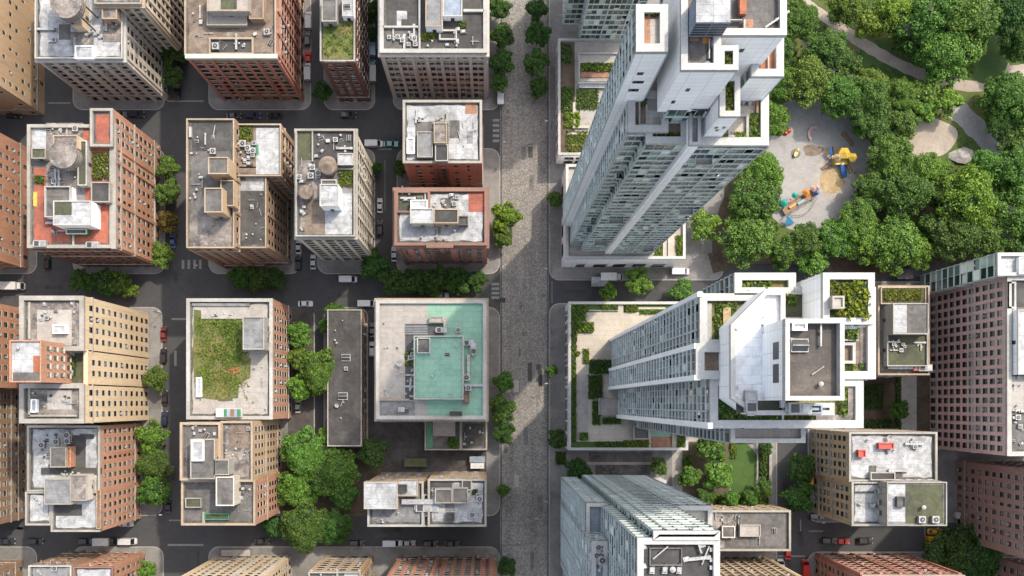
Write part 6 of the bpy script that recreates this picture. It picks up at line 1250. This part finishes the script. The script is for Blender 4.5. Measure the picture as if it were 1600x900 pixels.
for a, c in zip(P0, P0[1:]): k.prism([(a[0] * 1.2, a[1] * 1.6), (c[0] * 1.2, c[1] * 1.6), (c[0] * 2.0, c[1] * 2.5), (a[0] * 2.0, a[1] * 2.5)], .35, .5)
k.build('seat', ['pink_paint'], o, O0); k = MB()
for i in (1, 5, 9): a = P0[i]; k.box(a[0] * 1.6 - .15, a[1] * 2 - .15, 0, a[0] * 1.6 + .15, a[1] * 2 + .15, .35)
k.build('leg', ['brick_coping'], o, O0)
o = kit('balance_log', 'long slanting wooden balance log at the upper right of the playground', 'balance log', 1323, 219, -48)
k = MB(); k.bar((-2.6, 0, .55), (2.6, 0, .55), .6); k.bar((-2.6, .55, .4), (1.4, .6, .4), .4); k.build('log', ['timber'], o, O0); k = MB()
for x in (-2, 2): k.box(x - .2, -.4, 0, x + .2, .8, .3)
k.build('block', ['bark'], o, O0)
def bench(px, py, rz, label):
    o = kit('park_bench', label, 'bench', px, py, rz, 'park benches'); k = MB()
    for i in range(4): k.box(-1.3, -.36 + i * .17, .42, 1.3, -.22 + i * .17, .47, bottom=True)
    k.build('seat', ['timber'], o, O0); k = MB()
    for i in range(3): k.box(-1.3, .36, .55 + i * .15, 1.3, .4, .66 + i * .15)
    k.build('backrest', ['timber'], o, O0)
    for x in (-1.1, 1.1): k = MB(); k.box(x - .05, -.3, 0, x + .05, .4, .42); k.box(x - .05, .38, .42, x + .05, .44, 1.0); k.build('leg', ['dark_metal'], o, O0)
bench(1346, 207, 40, 'wooden bench under trees on the north east rim of the playground'); bench(1357, 196, 40, 'wooden bench behind the rim bench, further from the playground')
o = kit('boulder', 'grey angular rock between the plaza and the right hand trees', 'rock', 1503, 244); rr = random.Random(5); k = MB(); ring = [[(r * math.cos(a) * (1.4 if i else 1.5) * rr.uniform(.75, 1.2), r * math.sin(a) * rr.uniform(.75, 1.2), z) for a in [j * 6.283 / 9 for j in range(9)]] for i, (r, z) in enumerate(((2.6, -.1), (2.3, .9), (1.2, 1.7)))]
for a, c in zip(ring, ring[1:]):
    for j in range(9): k.face([a[j], a[(j + 1) % 9], c[(j + 1) % 9], c[j]])
k.face(ring[-1]); k.build('rock_face', ['grey_render'], o, O0)

# ------------------------------------------------------------------ people
def person(px, py, rz, shirt, label, z=.14):
    q = at(px, py, z); o = thing('person', label, 'person', q, R(rz)); me = bpy.data.meshes.new('body')
    J = [((0, 0, .95), .15), ((0, 0, 1.2), .16), ((0, 0, 1.42), .17), ((0, 0, 1.52), .06), ((0, .02, 1.62), .09), ((0, .02, 1.72), .085), ((-.1, 0, .88), .1), ((-.1, .08, .48), .07), ((-.1, -.02, .08), .05), ((-.1, .12, .04), .045), ((.1, 0, .88), .1), ((.1, -.04, .48), .07), ((.1, -.16, .1), .05), ((.1, -.04, .05), .045), ((-.2, 0, 1.42), .06), ((-.27, -.03, 1.15), .045), ((-.27, .1, .9), .04), ((.2, 0, 1.42), .06), ((.27, -.05, 1.15), .045), ((.27, .05, .88), .04)]
    Ed = [(0, 1), (1, 2), (2, 3), (3, 4), (4, 5), (0, 6), (6, 7), (7, 8), (8, 9), (0, 10), (10, 11), (11, 12), (12, 13), (2, 14), (14, 15), (15, 16), (2, 17), (17, 18), (18, 19)]
    me.from_pydata([j[0] for j in J], Ed, []); ob = link('body', me); sk = ob.modifiers.new('s', 'SKIN'); ss = ob.modifiers.new('u', 'SUBSURF'); ss.levels = 1
    for d, j in zip(me.skin_vertices[0].data, J): d.radius = (j[1], j[1])
    me.skin_vertices[0].data[0].use_root = True
    dg = bpy.context.evaluated_depsgraph_get(); nm = bpy.data.meshes.new_from_object(ob.evaluated_get(dg)); ob.modifiers.clear(); ob.data = nm; ob.parent = o
    for m in ('skin', 'shirt_cloth', 'trousers'): nm.materials.append(M[m])
    for f in nm.polygons: zc = f.center.z; f.material_index = 2 if zc < .95 and abs(f.center.x) < .22 else 1 if (zc < 1.47 and not (zc < 1.0 and abs(f.center.x) > .22)) else 0
    ob.color = (*shirt, 1)
    h = MB(); h.cyl(0, -.0, 1.68, 1.8, .105, .07, n=10); h.cyl(0, -.03, 1.58, 1.69, .1, .105, n=10); h.build('hair', ['hair_dark'], o, O0)
for a in [(1283, 180, 30, (.3, .08, .06), 'person in dark red top standing alone in the north of the playground', .2), (1319, 186, 200, (.6, .58, .55), 'person in pale top near the shaded rim of the playground', .2), (1334, 271, 90, (.03, .03, .03), 'person in black top beside the sandpit ring', .2),
          (860, 255, 0, (.5, .14, .04), 'person in orange top on the pavement beside the upper podium', .14), (858, 338, 180, (.45, .25, .08), 'person in tan top on the avenue pavement, upper of a pair', .14), (858, 347, 170, (.35, .12, .05), 'person in rust top on the avenue pavement, lower of a pair', .14), (861, 518, 10, (.5, .06, .03), 'person in red top beside the podium garden', .14), (862, 653, 0, (.45, .1, .06), 'person in red top on the pavement by the lower end of the podium', .14), (775, 265, 0, (.2, .2, .24), 'person in grey top on the west pavement by the red building', .14)]: person(*a)

# ------------------------------------------------------------------ street furniture
lampm = MB(); lampm.cyl(0, 0, 0, 7.2, .1, .07, n=8); lampm.bar((0, 0, 7.1), (1.9, 0, 7.5), .1); lamphead = MB(); lamphead.box(1.5, -.18, 7.4, 2.4, .18, 7.55, bottom=True)
lp = thing('street_lamp', 'lamp', 'street lamp'); link('pole', lampm.mesh('pole', ['dark_metal']), lp); link('lamp_head', lamphead.mesh('lamp_head', ['galvanised']), lp); kids(lp)
for i, (x, y, rz, l) in enumerate([(778, 232, 0, 'grey street lamp on the west pavement beside the red fire escape building'), (778, 425, 0, 'grey street lamp at the avenue corner below the row of dark trees'), (778, 520, 0, 'grey street lamp on the west pavement beside the mint roof'), (778, 720, 0, 'grey street lamp on the west pavement above the grey building'), (778, 860, 0, 'grey street lamp at the corner of the bright red facade'), (861, 200, 180, 'grey street lamp on the east pavement beside the planted podium'), (861, 425, 180, 'grey street lamp at the corner of the white podium with slot windows'), (861, 600, 180, 'grey street lamp on the east pavement beside the podium garden'), (861, 780, 180, 'grey street lamp on the east pavement by the bottom tower'), (250, 240, 0, 'grey street lamp at the upper left junction'), (328, 420, 180, 'grey street lamp at the corner of the brown twin block'), (252, 490, 0, 'grey street lamp at the corner of the wide cream facade'), (254, 800, 0, 'grey street lamp at the corner of the orange brown block'), (1448, 830, 90, 'grey street lamp below the grey roofed wing'), (1264, 812, 0, 'grey street lamp at the corner of the beige block')]):
    q = at(x, y, .14)
    if i == 0: o = lp; o.location = q; o.rotation_euler.z = R(rz); o['label'] = l
    else: o = dup(lp, q, R(rz), l)
    o['group'] = 'street lamps'
def shed(name, label, cat, px, py, w, d, h, mat, roof):
    o = thing(name, label, cat, at(px, py, .15)); k = MB(); k.box(-w/2, -d/2, h - .15, w/2, d/2, h, 0, bottom=True); k.box(-w/2, -.06, h, w/2, .06, h + .12, 0); k.build('roof', [roof], o, O0)
    for x in (-w/2 + .15, w/2 - .15):
        for y in (-d/2 + .15, d/2 - .15): k = MB(); k.box(x - .08, y - .08, 0, x + .08, y + .08, h - .15); k.build('post', [mat], o, O0)
    k = MB(); k.box(-w/2 + .2, d/2 - .2, .1, w/2 - .2, d/2 - .12, h - .3); k.build('back_panel', [mat], o, O0)
shed('carport', 'pale blue roofed carport in the yard behind the grey building', 'carport', 746, 717, 4.8, 1.9, 2.6, 'steel', 'blue_grey_deck'); shed('carport', 'small white roofed carport beside the pale blue one', 'carport', 746, 727, 4.2, 1.7, 2.4, 'steel', 'white_paint')
shed('bus_shelter', 'long grey white shelter on the pavement above the slanting cream facade', 'shelter', 372, 862, 9, 2, 2.6, 'steel', 'pale_paving'); shed('garden_shelter', 'mossy flat roofed shelter in the dark yard beside the round tree', 'shelter', 650, 722, 7, 2.6, 2.6, 'timber', 'moss_roof')
shed('bike_shelter', 'small dark roofed shelter on the park edge by the brown low block', 'shelter', 1408, 430, 5, 3, 2.8, 'dark_metal', 'grey_gravel'); shed('kiosk', 'white roofed kiosk below the white podium', 'kiosk', 935, 442, 5, 3, 2.8, 'steel', 'white_membrane')
# fence and wall by the garden
def fence(px, y0, y1, label):
    q = at(px, (y0 + y1) / 2, .15); o = thing('garden_fence', label, 'fence', q); hh = (y1 - y0) * S / 2; k = MB()
    for z in (.5, 1.0, 1.5): k.bar((0, -hh, z), (0, hh, z), .1)
    k.build('rail', ['steel'], o, O0)
    for i in range(8): k = MB(); yy = -hh + i * 2 * hh / 7; k.box(-.07, yy - .07, 0, .07, yy + .07, 1.8); k.build('post', ['steel'], o, O0)
fence(1182, 690, 775, 'steel fence along the east side of the small garden lawn')
o = thing('garden_wall', 'pale low wall between the garden hedge and the side street', 'wall', at(1202, 725, .15)); k = MB(); k.box(-.35, -9, 0, .35, 9, 1.3); k.build('wall_face', ['pale_stone'], o, O0); k = MB(); k.box(-.42, -9.05, 1.3, .42, 9.05, 1.42); k.build('coping', ['stone_coping'], o, O0)
def ground_hedge(r, h, label, tint=(1, 1, 1)):
    x0, y0, x1, y1 = rect(r); q = ((x0 + x1) / 2, (y0 + y1) / 2, .15); m = leaf_box(x0, y0, x1, y1, .15, h, .5, int(r[0]), 'shrub_leaf', q); o = link('hedge', m, None, q); o.color = (*tint, 1); tag(o, label, 'hedge', 'garden hedges')
ground_hedge((1066, 712, 1080, 740), 1.4, 'round edged hedge at the curve of the garden path', (.9, 1.1, .6)); ground_hedge((1094, 772, 1200, 786), 1.6, 'long hedge along the south side of the small garden', (.8, 1.0, .6)); ground_hedge((1186, 680, 1198, 750), 1.5, 'dark hedge between the steel fence and the pale low wall', (.6, .8, .55)); ground_hedge((1092, 684, 1104, 700), 1.3, 'small hedge at the north west of the garden beside the tower', (.8, 1.1, .6))
ground_hedge((1140, 690, 1150, 716), 1.1, 'loose hedge at the north west edge of the small garden lawn', (1, 1.1, .6)); ground_hedge((1150, 686, 1178, 692), 1.0, 'loose hedge along the north edge of the small garden lawn', (.9, 1.1, .6)); ground_hedge((1345, 600, 1380, 640), .8, 'dark square of planting in the shaded courtyard', (.5, .65, .55)); ground_hedge((1398, 585, 1406, 690), 1.4, 'long dark hedge beside the courtyard path', (.5, .7, .55)); ground_hedge((1350, 655, 1395, 680), .8, 'low planting at the south end of the shaded courtyard', (.55, .65, .5)); ground_hedge((868, 706, 884, 726), 1.2, 'dark hedge at the pavement below the podium corner', (.5, .7, .5))

# ------------------------------------------------------------------ camera and daylight
cam = bpy.data.cameras.new('camera'); co = link('camera', cam, None, (0, 0, H)); co.rotation_euler = (0, 0, 0)
cam.sensor_width = 36; cam.lens = 36 * H / (1600 * S); cam.shift_x = (800 - NX) / 1600; cam.shift_y = (NY - 450) / 1600
cam.clip_start = 1; cam.clip_end = 6000; sc.camera = co
SUN_EL, SUN_AZ = 53, 43
d = Vector((math.sin(R(SUN_AZ)) * math.cos(R(SUN_EL)), math.cos(R(SUN_AZ)) * math.cos(R(SUN_EL)), math.sin(R(SUN_EL))))
sun = bpy.data.lights.new('sun', 'SUN'); sun.energy = 4.6; sun.angle = R(1.2); sun.color = (1, .885, .72)
so = link('sun', sun, None, (0, 0, 400)); so.rotation_euler = (-d).to_track_quat('-Z', 'Y').to_euler()
wd = bpy.data.worlds.new('World'); sc.world = wd; wd.use_nodes = True; nt = wd.node_tree; bg = nt.nodes['Background']
sky = nt.nodes.new('ShaderNodeTexSky'); sky.sky_type = 'NISHITA'; sky.sun_disc = False; sky.sun_elevation = R(SUN_EL); sky.sun_rotation = R(SUN_AZ); sky.dust_density = 4.0; sky.air_density = 1.3; sky.ozone_density = 1.0
hs = nt.nodes.new('ShaderNodeHueSaturation'); hs.inputs['Saturation'].default_value = .58; nt.links.new(sky.outputs[0], hs.inputs['Color'])
nt.links.new(hs.outputs[0], bg.inputs['Color']); bg.inputs['Strength'].default_value = .37
sc.view_settings.view_transform = 'Standard'; sc.view_settings.look = 'None'; sc.view_settings.exposure = 0; sc.view_settings.gamma = 1
sc.cycles.max_bounces = 5; sc.cycles.diffuse_bounces = 3; sc.cycles.glossy_bounces = 3; sc.cycles.use_denoising = True
